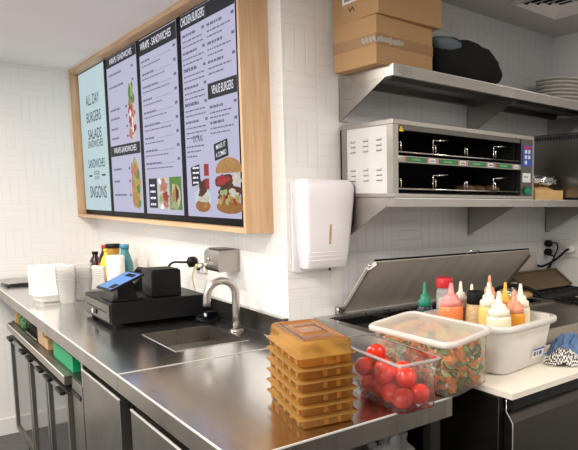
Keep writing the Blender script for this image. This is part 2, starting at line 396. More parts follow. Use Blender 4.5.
def text(b, s, cy, cz, h, m, x, sx=.72, yaw=0., maxw=None):
    """lettering lying in the plane x, read along -Y"""
    cu = bpy.data.curves.new('lettering', 'FONT'); cu.body = s; cu.align_x = 'CENTER'; cu.align_y = 'CENTER'; cu.size = 1; cu.offset = .004
    o = bpy.data.objects.new('lettering', cu); COL.objects.link(o)
    bpy.context.view_layer.update()
    me = bpy.data.meshes.new_from_object(o.evaluated_get(bpy.context.evaluated_depsgraph_get()))
    bpy.data.objects.remove(o); k = b.mi(m)
    xs = [v.co.x for v in me.vertices]; w = max(xs)-min(xs); sz = h/.70
    fx = sz*sx
    if maxw: fx = maxw/w
    vs = []
    for v in me.vertices:
        px, py = v.co.x*fx, v.co.y*sz
        px, py = px*math.cos(yaw)-py*math.sin(yaw), px*math.sin(yaw)+py*math.cos(yaw)
        vs.append(b.bm.verts.new((x, cy-px, cz+py)))
    for p in me.polygons:
        try: f = b.bm.faces.new([vs[i] for i in p.vertices]); f.material_index = k
        except ValueError: pass
    bpy.data.meshes.remove(me)
def rect(b, y0, y1, z0, z1, m, x, yaw=0.):
    cy, cz = (y0+y1)/2, (z0+z1)/2; pts = []
    for (y, z) in ((y0, z0), (y1, z0), (y1, z1), (y0, z1)):
        px, py = -(y-cy), z-cz
        pts.append((x, cy-(px*math.cos(yaw)-py*math.sin(yaw)), cz+px*math.sin(yaw)+py*math.cos(yaw)))
    b.face(pts, m)
def blob(b, cy, cz, ry, rz, m, x, n=20, wob=0., seed=0, half=None):
    pts = []
    for i in range(n):
        a = 2*PI*i/n; k = 1+wob*noise.noise(Vector((math.cos(a)*1.7+seed, math.sin(a)*1.7, seed*3.1)))*2
        py, pz = math.cos(a)*ry*k, math.sin(a)*rz*k
        if half == 'top': pz = max(pz, -rz*.12)
        if half == 'bot': pz = min(pz, rz*.12)
        pts.append((x, cy+py, cz+pz))
    b.face(pts, m)
def greek(b, y0, y1, z, h, m, x, fill=1., price=False):
    h *= .62
    """unreadable fine print: a row of short bars"""
    y = y1; end = y1-(y1-y0)*fill
    while y > end+.006:
        w = min(random.uniform(.012, .04), y-end); rect(b, y-w, y, z-h/2, z+h/2, m, x); y -= w+.006
    if price: rect(b, y0, y0+.028, z-h*.6, z+h*.6, m, x)
XS = -.06; X1, X2, X3, X4 = XS-.0012, XS-.002, XS-.0026, XS-.0032
cols = [(1.94, 2.541), (1.352, 1.905), (.795, 1.325), (.207, .768)]
for i, (y0, y1) in enumerate(cols):
    b = B(); mbx(b, XS, -.045, y0-.014, y1+(.0 if i == 0 else .014), 1.331, 2.186, M['black_gloss']); sc = b.build('screen', mb)
    b = B()
    def L2(bb):
        bmesh.ops.translate(bb.bm, verts=bb.bm.verts[:], vec=(.05, -1.3, -1.31))
    rect(b, y0+.012, y1-.012, 1.357, 2.182, M['scr_blue'] if i == 0 else M['scr_lav'], X1)
    L2(b); b.build('display', sc, fix=False)
    b = B(); p = B()
    if i == 0:
        c = 2.235
        text(b, 'ALL DAY', c-.01, 2.005, .060, M['scr_ink'], X2, maxw=.30)
        text(b, 'BURGERS', c-.015, 1.905, .060, M['scr_ink'], X2, maxw=.32)
        text(b, 'SALADS', c-.02, 1.805, .058, M['scr_ink'], X2, maxw=.30)
        text(b, 'SANDWICHES', c-.02, 1.748, .042, M['scr_ink'], X2, maxw=.34)
        text(b, 'SANDWICHES', c-.02, 1.632, .050, M['scr_ink'], X2, maxw=.37)
        text(b, 'EGE', c-.02, 1.577, .022, M['scr_ink'], X2, maxw=.12); text(b, 'EGE', c-.02, 1.548, .018, M['scr_ink'], X2, maxw=.10)
        rect(b, c+.09, c+.165, 1.558, 1.568, M['scr_ink'], X2); rect(b, c-.205, c-.13, 1.558, 1.568, M['scr_ink'], X2)
        text(b, 'SNGONS', c-.02, 1.462, .070, M['scr_ink'], X2, maxw=.37)
    if i == 1:
        rect(b, y0+.012, y1-.012, 2.128, 2.180, M['scr_dark'], X2); text(b, 'WRAPS / SANDWICHES', (y0+y1)/2, 2.154, .030, M['scr_white'], X3, maxw=.40)
        for (z, f) in ((2.085, .55), (2.02, .6), (1.90, .6), (1.853, .55), (1.80, .45), (1.75, .45)): greek(b, y0+(.07 if z > 2 else .20), y1-.05, z, .016, M['scr_grey'], X2, f, True)
        rect(b, y0+.018, y1-.018, 1.655, 1.712, M['scr_dark'], X2); text(b, 'WRAPS-SANDWICHES', (y0+y1)/2, 1.684, .030, M['scr_white'], X3, maxw=.40)
        for (z, f) in ((1.585, .5), (1.52, .35), (1.447, .75)): greek(b, y0+.20, y1-.05, z, .018, M['scr_grey'], X2, f, True)
        yc = 1.475   # rolled wrap in lettuce and tomato
        blob(p, yc, 1.86, .062, .145, M['scr_cream'], X2, wob=.1); blob(p, yc+.005, 1.945, .055, .06, M['scr_green'], X3, wob=.4, seed=2); blob(p, yc-.01, 1.97, .02, .035, M['scr_lgreen'], X4, wob=.4, seed=3)
        for k in range(7): blob(p, yc+.03*math.sin(k*2.3), 1.90-.024*k, .030, .024, M['scr_red' if k % 2 else 'scr_pink'], X4, wob=.4, seed=4+k)
        for k in range(3): blob(p, yc+.02*math.cos(k*2.), 1.86-.04*k, .010, .022, M['scr_white'], X4-.0005, wob=.4, seed=14+k)
        blob(p, yc-.005, 1.51, .075, .125, M['scr_yellow'], X2, wob=.2, seed=21)
        for k in range(9): blob(p, yc-.005+.045*math.sin(k*2.1), 1.605-.025*k, .026, .030, M[('scr_lgreen', 'scr_pink', 'scr_green')[k % 3]], X3, wob=.4, seed=22+k)
        blob(p, yc-.01, 1.575, .03, .04, M['scr_pink'], X4, wob=.3, seed=33); blob(p, yc, 1.43, .035, .045, M['scr_bun'], X4, wob=.3, seed=34)
    if i == 2:
        rect(b, y0+.012, y1-.012, 2.105, 2.178, M['scr_dark'], X2); text(b, 'WRAPS - SANDWICHES', (y0+y1)/2+.02, 2.143, .034, M['scr_white'], X3, maxw=.42)
        z = 2.075
        for k in range(9):
            greek(b, y0+.05, y1-.04, z, .015, M['scr_grey'], X2, .3+.1*(k % 3), False); rect(b, y0+.03, y0+.062, z+.003, z+.015, M['scr_grey'], X2)
            greek(b, y0+.05, y1-.04, z-.023, .009, M['scr_grey'], X2, .6+.12*(k*7 % 3)); rect(b, y0+.09, y1-.22, z-.005, z-.0035, M['scr_grey'], X2)
            z -= .060
        rect(p, 1.145, 1.265, 1.385, 1.525, M['scr_dark'], X2)
        for k in range(4): greek(p, 1.165, 1.245, 1.492-.030*k, .016, M['scr_white'], X3, .95)
        rect(p, .985, 1.138, 1.380, 1.527, M['scr_cream'], X2); rect(p, .823, .975, 1.380, 1.527, M['scr_green'], X2)
        for k, (y, z, r, mm) in enumerate(((1.06, 1.49, .045, 'scr_pink'), (1.03, 1.44, .04, 'scr_red'), (1.09, 1.43, .03, 'scr_lgreen'), (1.04, 1.405, .03, 'scr_pink'), (1.1, 1.51, .02, 'scr_white'), (1.08, 1.39, .02, 'scr_white'))): blob(p, y, z, r*1.2, r*.6, M[mm], X3-.0001*k, wob=.35, seed=k)
        blob(p, .90, 1.445, .055, .055, M['scr_cream'], X3, wob=.2, seed=3); blob(p, .90, 1.44, .04, .045, M['scr_bun'], X4, wob=.3, seed=5); blob(p, .91, 1.40, .045, .022, M['scr_lgreen'], X4-.0004, wob=.3, seed=8); blob(p, .88, 1.45, .02, .03, M['scr_patty'], X4-.0006, wob=.3, seed=9)
    if i == 3:
        mid = (y0+y1)/2
        rect(b, y0+.012, y1-.012, 2.122, 2.180, M['scr_dark'], X2); text(b, 'CHICKEN BURGERS', y1-.145, 2.151, .034, M['scr_white'], X3, maxw=.25); rect(b, mid-.002, mid+.002, 2.124, 2.178, M['scr_grey'], X3)
        z = 2.095
        for k in range(6):
            greek(b, mid+.06, y1-.03, z, .016, M['scr_grey'], X2, .8); rect(b, mid+.015, mid+.040, z-.004, z+.007, M['scr_grey'], X2)
            for q in range(3 if k % 2 else 2): greek(b, mid+.02, y1-.03, z-.024-.020*q, .009, M['scr_grey'], X2, .95-.35*(q == 2))
            z -= .070
        z = 2.095
        for k in range(4 if True else 0):
            if z < 1.90: break
            greek(b, y0+.06, mid-.01, z, .016, M['scr_grey'], X2, .7); rect(b, y0+.02, y0+.046, z-.003, z+.008, M['scr_grey'], X2)
            for q in range(2): greek(b, y0+.03, mid-.01, z-.024-.020*q, .009, M['scr_grey'], X2, .9-.3*q)
            z -= .070
        rect(b, y0+.012, mid+.003, 1.816, 1.876, M['scr_dark'], X2); text(b, 'VENUE BURGERS', (y0+mid)/2+.004, 1.846, .032, M['scr_white'], X3, maxw=.20)
        for z in (1.785, 1.725):
            greek(b, y0+.05, mid-.01, z, .016, M['scr_grey'], X2, .6); rect(b, y0+.02, y0+.046, z-.003, z+.008, M['scr_grey'], X2)
            for q in range(2): greek(b, y0+.03, mid-.01, z-.022-.018*q, .009, M['scr_grey'], X2, .9-.15*q)
        text(b, 'EXTRAS', y1-.155, 1.673, .026, M['scr_ink'], X2, maxw=.10)
        for q in range(3): greek(b, mid+.03, y1-.03, 1.645-.020*q, .010, M['scr_grey'], X2, .9-.2*q)
        rect(p, .318, .450, 1.585, 1.650, M['scr_dark'], X2, .12)
        text(p, 'MAKE IT', .384, 1.633, .018, M['scr_white'], X3, maxw=.09, yaw=.12); text(p, 'A COMBO', .384, 1.603, .018, M['scr_white'], X3, maxw=.10, yaw=.12)
        rect(p, .605, .702, 1.486, 1.566, M['scr_dark'], X2, .12)
        for q in range(4): greek(p, .612, .682, 1.557-.020*q, .012, M['scr_white'], X3, .95)
        rect(p, .512, .562, 1.522, 1.570, M['scr_red'], X2); rect(p, .512, .560, 1.468, 1.512, M['scr_red'], X2)
        # big burger
        yb = .322
        blob(p, yb, 1.535, .122, .052, M['scr_bun'], X2, half='top', n=32); blob(p, yb, 1.40, .125, .026, M['scr_bun2'], X2, n=28)
        blob(p, yb+.03, 1.497, .105, .028, M['scr_patty'], X3, wob=.15, seed=1); blob(p, yb-.07, 1.505, .045, .024, M['scr_cream'], X4, wob=.3, seed=2); blob(p, yb+.05, 1.502, .060, .02, M['scr_red'], X4, wob=.3, seed=6)
        blob(p, yb, 1.462, .112, .020, M['scr_patty'], X3-.0001, wob=.2, seed=3); blob(p, yb-.05, 1.452, .050, .016, M['scr_cream'], X4, wob=.4, seed=4); blob(p, yb+.05, 1.455, .035, .012, M['scr_lgreen'], X4, wob=.4, seed=7); blob(p, yb, 1.440, .10, .018, M['scr_patty'], X3, wob=.2, seed=8)
        for k in range(9): blob(p, yb-.09+.022*k, 1.428+.010*math.sin(k*2.2), .018, .012, M[('scr_yellow', 'scr_lgreen', 'scr_red', 'scr_bun')[k % 4]], X4-.0006, wob=.4, seed=11+k)
        blob(p, yb-.02, 1.552, .05, .012, M['scr_cream'], X4, wob=.2, seed=30) if False else None
        # small burger
        ys = .585
        blob(p, ys, 1.428, .085, .048, M['scr_blue'], X2, n=24); blob(p, ys, 1.402, .078, .026, M['scr_bun2'], X3, n=24); blob(p, ys, 1.475, .045, .032, M['scr_patty'], X3, wob=.3, seed=2)
        blob(p, ys, 1.435, .055, .020, M['scr_cream'], X4, wob=.4, seed=3); blob(p, ys+.01, 1.448, .030, .010, M['scr_patty'], X4-.0003, wob=.4, seed=5); blob(p, ys-.03, 1.40, .018, .009, M['scr_bun'], X4, wob=.3, seed=6)
    L2(b); b.build('lettering', sc, fix=False)
    if i: L2(p); p.build('food_picture', sc, fix=False)

# ------------------------------------------------------------------ worktops with sink and splashback
FX, EY = -.557, -.872
def worktop(name, label, y0, y1, hole=None):
    t = thing(name, label, 'worktop', (FX, y0, .85)); b = B(); m = M['steel_top']; ms = M['steel']
    ox, oy, oz = FX, y0, .85
    def Q(*p): b.face([(x-ox, y-oy, z-oz) for (x, y, z) in p], m)
    z = CT
    if hole:
        hx0, hx1, hy0, hy1 = hole
        xs, ys = [FX, hx0, hx1, -.001], [y0, hy0, hy1, y1]
        for i in range(3):
            for j in range(3):
                if i == 1 and j == 1: continue
                Q((xs[i], ys[j], z), (xs[i+1], ys[j], z), (xs[i+1], ys[j+1], z), (xs[i], ys[j+1], z))
    else: Q((FX, y0, z), (-.001, y0, z), (-.001, y1, z), (FX, y1, z))
    return t, b
t, b = worktop('steel_worktop', 'long stainless steel worktop with inset sink, running along the menu wall', -.066, WY-.004, (-.343, -.107, .102, .452))
L = (FX, -.066, .85)
bx = lambda b, x0, x1, y0, y1, z0, z1, m, L, **k: b.box(x0-L[0], x1-L[0], y0-L[1], y1-L[1], z0-L[2], z1-L[2], m, **k)
b.build('top_sheet', t, fix=False)
b = B(); bx(b, FX, FX+.02, -.066, WY-.004, .880, .9295, M['steel_lip'], L); b.build('front_edge', t)
b = B(); bx(b, FX-.001, FX+.002, -.066, WY-.004, .9275, .9315, M['pale_edge'], L); b.build('edge_trim', t)
b = B(); bx(b, -.022, -.001, .0, WY-.004, .930, 1.008, M['steel_dark'], L, bev=.003); bx(b, -.024, -.001, .0, WY-.004, 1.005, 1.0095, M['steel'], L); b.build('splashback', t)
b = B(); bx(b, FX+.002, -.001, -.066, -.062, .9302, .9316, M['pale_edge'], L); b.build('joint_strip', t)
# sink basin
b = B(); x0, x1, y0, y1, zb = -.343, -.107, .102, .452, .76
r = [(x0, y0), (x1, y0), (x1, y1), (x0, y1)]; k = .012; rb = [(x0+k, y0+k), (x1-k, y0+k), (x1-k, y1-k), (x0+k, y1-k)]
for i in range(4):
    j = (i+1) % 4
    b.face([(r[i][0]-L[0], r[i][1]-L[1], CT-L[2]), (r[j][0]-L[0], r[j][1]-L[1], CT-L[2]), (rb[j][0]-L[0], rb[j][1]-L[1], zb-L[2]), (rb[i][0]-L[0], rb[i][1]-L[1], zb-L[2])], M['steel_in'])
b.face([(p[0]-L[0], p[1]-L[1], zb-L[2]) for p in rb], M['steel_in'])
sk = b.build('sink_basin', t)
b = B()
for (a0, a1, c0, c1) in ((x0-.004, x1+.004, y0-.004, y0), (x0-.004, x1+.004, y1, y1+.004), (x0-.004, x0, y0, y1), (x1, x1+.004, y0, y1)): bx(b, a0, a1, c0, c1, .9295, .9318, M['chrome'], L)
b.build('sink_rim', sk)
b = B(); b.lathe([(.0, .0), (.030, .0), (.032, .003), (.0, .004)], M['chrome'], ((x0+x1)/2-L[0], (y0+y1)/2-L[1], zb+.001-L[2])); b.build('drain', sk)
t, b = worktop('steel_worktop', 'short stainless steel worktop section at the corner end, under the amber boxes', EY, -.069)
L = (FX, EY, .85)
b.build('top_sheet', t, fix=False)
b = B(); bx(b, FX, FX+.02, EY, -.069, .880, .9295, M['steel_lip'], L); bx(b, FX+.02, -.022, EY, EY+.02, .880, .9295, M['steel_in'], L); bx(b, -.022, -.002, EY, -.069, .880, .9295, M['steel_lip'], L); b.build('front_edge', t)  # end lip of the same sheet, its dark reflections put into a darker steel
b = B(); bx(b, FX-.001, FX+.002, EY, -.069, .9275, .9315, M['pale_edge'], L); bx(b, FX, -.002, EY-.001, EY+.002, .9275, .9315, M['pale_edge'], L); b.build('edge_trim', t)
for (x, y) in ((-.038, EY+.04),):
    b = B(); bx(b, x-.016, x+.016, y-.016, y+.016, 0, .879, M['prep'], L); b.build('leg', t)
# tap
t = thing('gooseneck_tap', 'brushed steel gooseneck tap standing behind the sink', 'tap', (-.071, .277, CT+.0004))
b = B(); b.lathe([(.0, 0), (.025, 0), (.025, .006), (.017, .009), (.0, .009)], M['steel_v']); b.build('base_ring', t)
pts = [(0, 0, .006), (0, 0, .06), (0, 0, .12), (0, 0, .145)]+[(-.052+.052*math.cos(a), 0, .145+.052*math.sin(a)) for a in [PI*i/12 for i in range(1, 13)]]+[(-.105, 0, .128), (-.107, 0, .108)]
b = B(); b.tube(pts, .0135, M['steel_v'], 16); b.build('spout', t)

# ------------------------------------------------------------------ under the left worktop
t = thing('undercounter_fridge', 'low steel bottle fridge with three glass doors under the long worktop', 'fridge', (-.30, 1.25, 0))
L = (-.30, 1.25, 0)
b = B(); bx(b, -.52, -.03, .655, 2.05, .16, .70, M['steel_dark'], L); b.build('cabinet_body', t)
b = B(); bx(b, -.552, -.03, .69, 2.07, .728, .762, M['steel_lip'], L, bev=.002); bx(b, -.553, -.550, .69, 2.07, .7605, .763, M['pale_edge'], L); bx(b, -.552, -.50, .688, .691, .7605, .763, M['chrome'], L); b.build('ledge', t)
b = B(); bx(b, -.535, -.03, .50, .655, .16, .762, M['steel_door'], L, bev=.002); b.build('end_cabinet', t)
b = B(); bx(b, -.539, -.535, .515, .645, .705, .722, M['black'], L); b.build('handle', t)
for (y0, y1) in ((1.50, 2.03), (1.08, 1.485), (.67, 1.065)):
    b = B(); f = .028
    for (a0, a1, c0, c1) in ((y0, y1, .19, .19+f), (y0, y1, .70-f, .70), (y0, y0+f, .19+f, .70-f), (y1-f, y1, .19+f, .70-f)): bx(b, -.548, -.522, a0, a1, c0, c1, M['steel_door'], L)
    d = b.build('door', t)
    b = B(); bx(b, -.540, -.530, y0+f, y1-f, .19+f, .70-f, M['glass_dark'], L); b.build('pane', d)
    for hy in (y0+.03, y1-.13):
        b = B(); bx(b, -.566, -.549, hy, hy+.10, .688, .702, M['black'], L, bev=.003); b.build('handle', d)
for (x, y) in ((-.49, 2.0), (-.49, .55), (-.1, 2.0), (-.1, .55)):
    b = B(); b.lathe([(0, 0), (.025, 0), (.022, .02), (.016, .03), (.016, .16), (0, .16)], M['black'], (x-L[0], y-L[1], 0), 12); b.build('foot', t)
t = thing('storage_shelf', 'open dark shelf unit between the worktop and the glass door fridge', 'shelf', (-.28, 1.25, .764))
L = (-.28, 1.25, .764)
b = B(); bx(b, -.53, -.03, .49, 2.07, .7632, .768, M['steel_dark'], L); b.build('shelf_board', t)
b = B(); bx(b, -.05, -.03, .49, 2.07, .768, .878, M['steel_dark'], L); b.build('back_panel', t)
b = B(); bx(b, -.535, -.03, .462, .488, .764, .878, M['steel_v'], L); b.build('side_panel', t)
B_ = [(-.44, .83, 'bright green cardboard box on the open shelf below the worktop edge', M['green_box'], .16, .26, .072)]
t = thing('cardboard_box', B_[0][2], 'box', (-.46, .86, .7685))
b = B(); b.box(-.06, .10, -.16, .19, 0, .004, M['green_box']); b.box(-.06, -.056, -.16, .19, .004, .062, M['green_box']); b.box(.096, .10, -.16, .19, .004, .072, M['green_box']); b.box(-.056, .096, -.16, -.156, .004, .095, M['green_box']); b.box(-.056, .096, .186, .19, .004, .085, M['green_box']); b.build('tray', t)
b = B(); b.box(-.058, .095, .03, .185, .0635, .067, M['green_box']); b.build('flap', t)
t = thing('wooden_block', 'pale wooden holder with white slips, left of the green box', 'holder', (-.46, 1.27, .7685))
b = B(); b.box(-.06, .08, .0, .12, 0, .07, M['woodblock'], bev=.002); b.box(-.06, .08, -.10, -.01, 0, .05, M['woodblock'], bev=.002); b.build('block', t)
b = B(); b.box(-.055, .06, -.008, -.002, 0, .068, M['paper']); b.build('slip', t)
t = thing('wire_rack', 'black wire rack on the open shelf beside the wooden holder', 'rack', (-.46, 1.56, .7685))
b = B()
for k in range(7): b.tube([(-.06, -.12+.04*k, .002), (-.06, -.12+.04*k, .06), (.1, -.12+.04*k, .07), (.1, -.12+.04*k, .002)], .0025, M['black'], 6)
b.tube([(-.06, -.13, .06), (-.06, .13, .06)], .003, M['black'], 6); b.tube([(-.06, -.13, .003), (-.06, .13, .003)], .003, M['steel_v'], 6); b.build('frame', t)
b = B(); b.box(-.05, .09, -.11, .11, .004, .045, M['black_matt']); b.build('tray', t)
for k, (y, h, mm, lb) in enumerate(((1.80, .078, 'greenglass', 'dark green squat bottle on the open shelf, nearest the wire rack'), (1.89, .08, 'greenglass', 'green squat bottle in the middle of the three on the open shelf'), (1.99, .074, 'amberjar', 'brownish squat bottle at the far end of the open shelf'))):
    t = thing('squat_bottle', lb, 'bottle', (-.49, y, .7685), group='bottles on the open shelf')
    b = B(); b.lathe([(0, 0), (.034, 0), (.036, .006), (.036, h*.55), (.02, h*.75), (.014, h*.8), (.014, h*.86), (0, h*.86)], M[mm]); b.build('body', t)
    b = B(); b.lathe([(0, h*.86), (.016, h*.86), (.016, h), (0, h)], M['black']); b.build('cap', t)
# steel cupboard on the near side
t = thing('steel_cupboard', 'dull steel two door base cupboard under the near part of the worktop', 'cupboard', (-.28, -.15, 0))
L = (-.28, -.15, 0)
b = B(); bx(b, -.50, -.03, -.70, .44, .10, .876, M['steel_dark'], L); b.build('cabinet_body', t)
for (y0, y1) in ((.0, .455), (-.68, -.115)):
    b = B(); bx(b, -.540, -.503, y0, y1, .12, .835, M['steel_door'], L, bev=.002); d = b.build('door', t)
    b = B(); bx(b, -.5415, -.537, y0, y1, .8340, .838, M['pale_edge'], L); b.build('door_edge', d)
b = B(); bx(b, -.512, -.503, -.125, -.06, .12, .87, M['black_matt'], L); b.build('door_gap', t)
for (x, y) in ((-.46, .38), (-.46, -.64), (-.1, .38), (-.1, -.64)):
    b = B(); b.lathe([(0, 0), (.022, 0), (.016, .02), (.016, .10), (0, .10)], M['black'], (x-L[0], y-L[1], 0), 12); b.build('foot', t)
# crumpled plastic bag hanging under the worktop end
t = thing('plastic_bag', 'crumpled clear plastic bag hung under the end of the worktop', 'bag', (-.15, -.79, .87))
b = B(); b.ball((0, 0, -.13), .075, M['bag_clear'], (1.0, .5, 1.35), 28, 20, lambda d: 1+.5*noise.noise(d*3.5)+.25*noise.noise(d*9)); b.build('bag_body', t)
b = B(); b.tube([(0, 0, 0), (.004, 0, -.02), (-.004, .004, -.05)], [.016, .012, .02], M['bag_clear'], 8)
for k in range(9):
    a = 2*PI*k/9; b.tube([(0, -.038, -.09), (.05*math.cos(a), -.036, -.09+.05*math.sin(a))], .0018, M['bag_clear'], 5)
b.build('knot', t)

# ------------------------------------------------------------------ amber takeaway boxes
def amber_box(label, first=None):
    if first: return dup(first, label=label)
    t = thing('takeaway_box', label, 'box', group='stack of amber takeaway boxes')
    w, l, h = .118, .266, .0268
    b = B(); b.rloft([(w-.010, l-.010, .008, 0), (w, l, .01, .003), (w, l, .01, .0195), (w+.002, l+.002, .01, .0205)], M['amber'], cap1=False)
    for s in (-1, 1):
        for u in (-.012, .018): b.box(u, u+.010, s*(l/2+.003)-.003, s*(l/2+.003)+.003, .005, .0200, M['amber'], bev=.002)
    for k in range(5): b.box(w/2-.001, w/2+.004, -.12+.055*k, -.105+.055*k, .005, .0200, M['amber'], bev=.0015); b.box(-w/2-.004, -w/2+.001, -.12+.055*k, -.105+.055*k, .005, .0200, M['amber'], bev=.0015)
    b.build('base', t)
    b = B(); b.rloft([(w+.004, l+.004, .012, .0207), (w+.018, l+.020, .012, .0210), (w+.019, l+.021, .012, .0222), (w+.002, l+.002, .011, .0226), (w-.004, l-.004, .01, .0252), (w-.012, l-.012, .008, h)], M['amber']); b.build('lid', t)
    return t
names = ['bottom', 'second from bottom', 'third from bottom', 'third from top', 'second from top', 'topmost']
first = None
for k, nm in enumerate(names):
    lb = f'amber clear plastic takeaway box, {nm} of the stack at the worktop end' if k < 5 else 'topmost amber takeaway box of the stack, with smooth brownish embossed lid'
    o = amber_box(lb, first); first = first or o
    o.location = (-.306, -.700, CT+.0012+.0274*k); o.rotation_euler = (0, 0, -.205)
    if k == 5:
        ld = [c for c in o.children if c.name.startswith('lid')][0]; bpy.data.objects.remove(ld); w, l = .118, .262; b = B(); b.rloft([(w+.004, l+.004, .012, .0207), (w+.018, l+.020, .012, .0210), (w+.019, l+.021, .012, .0222), (w+.001, l+.001, .011, .0226), (w-.002, l-.002, .01, .040), (w-.006, l-.006, .01, .052), (w-.014, l-.014, .008, .0555)], M['amber']); b.build('lid', o)
        b = B(); w, l = .100, .244
        b.rloft([(w, l, .008, .0557), (w, l, .008, .0566), (w-.012, l-.012, .006, .0566), (w-.012, l-.012, .006, .0560), (w-.05, .06, .006, .0560), (w-.05, .06, .006, .0568)], M['amber_lid']); b.build('embossed_panel', o)

# ------------------------------------------------------------------ tomatoes in a clear container
TC, TY = Vector((-.121, -.742, CT+.0022)), -.085
t = thing('food_container', 'clear open polycarbonate container filled with tomatoes, hanging over worktop end', 'container', TC, (0, 0, TY))
def shell(b, secs, m, th=.0025):
    b.rloft(secs, m, cap1=False)
b = B(); shell(b, [(.098, .312, .014, 0), (.104, .320, .016, .004), (.108, .330, .018, .088), (.112, .334, .019, .090), (.114, .337, .02, .119)], M['clear']); b.build('tub', t)
b = B(); b.rloft([(.113, .336, .02, .1195), (.127, .352, .024, .1195), (.129, .354, .024, .1175), (.129, .354, .024, .1225), (.127, .352, .024, .1235), (.113, .336, .02, .1235)], M['clear_rim'], cap0=False, cap1=False); b.build('rim', t)
tf = lambda d: (1-.13*math.exp(-((1-d.z)/.05)))*(1+.035*math.cos(5*math.atan2(d.y, d.x))*(1-abs(d.z))*abs(d.z)*4*.5)
toms = [(-.0245, -.128, 0), (.0245, -.126, 0), (.0245, -.074, 0), (-.0245, -.076, 0), (-.0245, -.024, 0), (.0245, -.022, 0), (.0245, .030, 0), (-.0245, .028, 0), (.002, .080, 0),
        (.003, -.101, 1), (.0245, -.048, 1), (-.0255, -.050, 1), (.002, .003, 1), (-.024, .056, .95), (.0255, .058, .95), (-.003, .034, 1.85)]
where = ['near left bottom corner', 'near right bottom corner', 'right side, second from near end', 'left side, second from near end', 'middle of the left side', 'middle of the right side', 'far part of the right side', 'far part of the left side', 'far end of the bottom layer',
         'nearest of the upper layer', 'right hand of the upper layer', 'left hand of the upper layer', 'middle of the upper layer', 'far left of the upper layer', 'far right of the upper layer', 'single one on top of the heap']
proto = None
for k, (u, v, lay) in enumerate(toms):
    r = .0262*random.uniform(.98, 1.02); c, s_ = math.cos(TY), math.sin(TY)
    p = TC+Vector((u*c-v*s_, u*s_+v*c, .0045+.0245+lay*.040))
    if proto is None:
        o = thing('tomato', 'x', 'tomato', p, group='tomatoes in the clear container')
        b = B(); b.ball((0, 0, 0), .0262, M['tomato'], (1, 1, .92), 28, 18, tf); b.build('flesh', o)
        b = B()
        for q in range(5):
            a = 2*PI*q/5; b.prism([(0, 0, .0215), (.004*math.cos(a+.5), .004*math.sin(a+.5), .0225), (.010*math.cos(a), .010*math.sin(a), .0245), (.004*math.cos(a-.5), .004*math.sin(a-.5), .0225)], (0, 0, .0008), M['stem'])
        b.build('calyx', o); proto = o
    else: o = dup(proto, p)
    o.rotation_euler = (random.uniform(1.9, 3.0)*random.choice((-1, 1)), random.uniform(-.6, .6), random.uniform(0, 6)); o.scale = (r/.0262,)*3
    o['label'] = f'ripe red tomato in the clear container, {where[k]}'

# ------------------------------------------------------------------ salad tub
SL = Vector((.040, -.742, .9410)); SR = (.02, -.105, .075)
t = thing('salad_tub', 'translucent tub of chopped carrot and cucumber salad with milky lid', 'tub', SL, SR)
b = B(); shell(b, [(.134, .280, .018, 0), (.142, .289, .02, .004), (.156, .307, .024, .146)], M['milky'], .002); b.build('tub_body', t)
b = B(); b.rloft([(.166, .318, .028, .138), (.180, .328, .03, .140), (.180, .328, .03, .150), (.166, .318, .028, .154), (.154, .306, .026, .1535), (.148, .300, .024, .150)], M['lid_rim'], cap0=False, cap1=False); ld = b.build('lid', t)
b = B(); b.rloft([(.148, .300, .024, .150), (.146, .298, .024, .1495)], M['lid'], cap0=True, cap1=False); b.build('lid_panel', ld)
# the chopped salad: a heap of pieces nobody could count
b = B(); rnd = random.Random(3)
def piece(b, p, kind):
    X = Matrix.Translation(p) @ Matrix.Rotation(rnd.uniform(0, 6.28), 4, 'Z') @ Matrix.Rotation(rnd.uniform(-1.2, 1.2), 4, 'X') @ Matrix.Rotation(rnd.uniform(-1.2, 1.2), 4, 'Y')
    if kind == 'carrot':
        l, w = rnd.uniform(.028, .052), rnd.uniform(.011, .018); b.box(-l/2, l/2, -w/2, w/2, -w*.35, w*.35, M['carrot'], X)
    elif kind == 'carrotcoin': b.lathe([(0, -.002), (.016, -.002), (.016, .002), (0, .002)], M['carrot'], (0, 0, 0), 10, 'Z', X)
    elif kind == 'cuke':
        r = rnd.uniform(.016, .024)
        b.lathe([(r*.93, -.0025), (r, -.0025), (r, .0025), (r*.93, .0025)], M['cuke'], (0, 0, 0), 14, 'Z', X); b.lathe([(0, -.0028), (r*.93, -.0028), (r*.93, .0028), (0, .0028)], M['cuke_in'], (0, 0, 0), 14, 'Z', X)
    elif kind == 'onion':
        l = rnd.uniform(.020, .034); b.tube([X @ Vector((-l/2, 0, 0)), X @ Vector((0, .006, 0)), X @ Vector((l/2, 0, 0))], .0055, M['onion'], 6)
    else:
        r = rnd.uniform(.020, .032); k0 = rnd.uniform(0, 9)
        ring = [X @ Vector((r*math.cos(a)*(1+.2*math.sin(3*a+k0)), r*.7*math.sin(a), .006*math.sin(2*a+k0))) for a in [2*PI*i/10 for i in range(10)]]
        c = X @ Vector((0, 0, .004))
        for i in range(10): b.face([c, ring[i], ring[(i+1) % 10]], M['leaf'], True)
kinds = ['carrot']*12+['carrotcoin']*4+['cuke']*5+['onion']*4+['leaf']*5
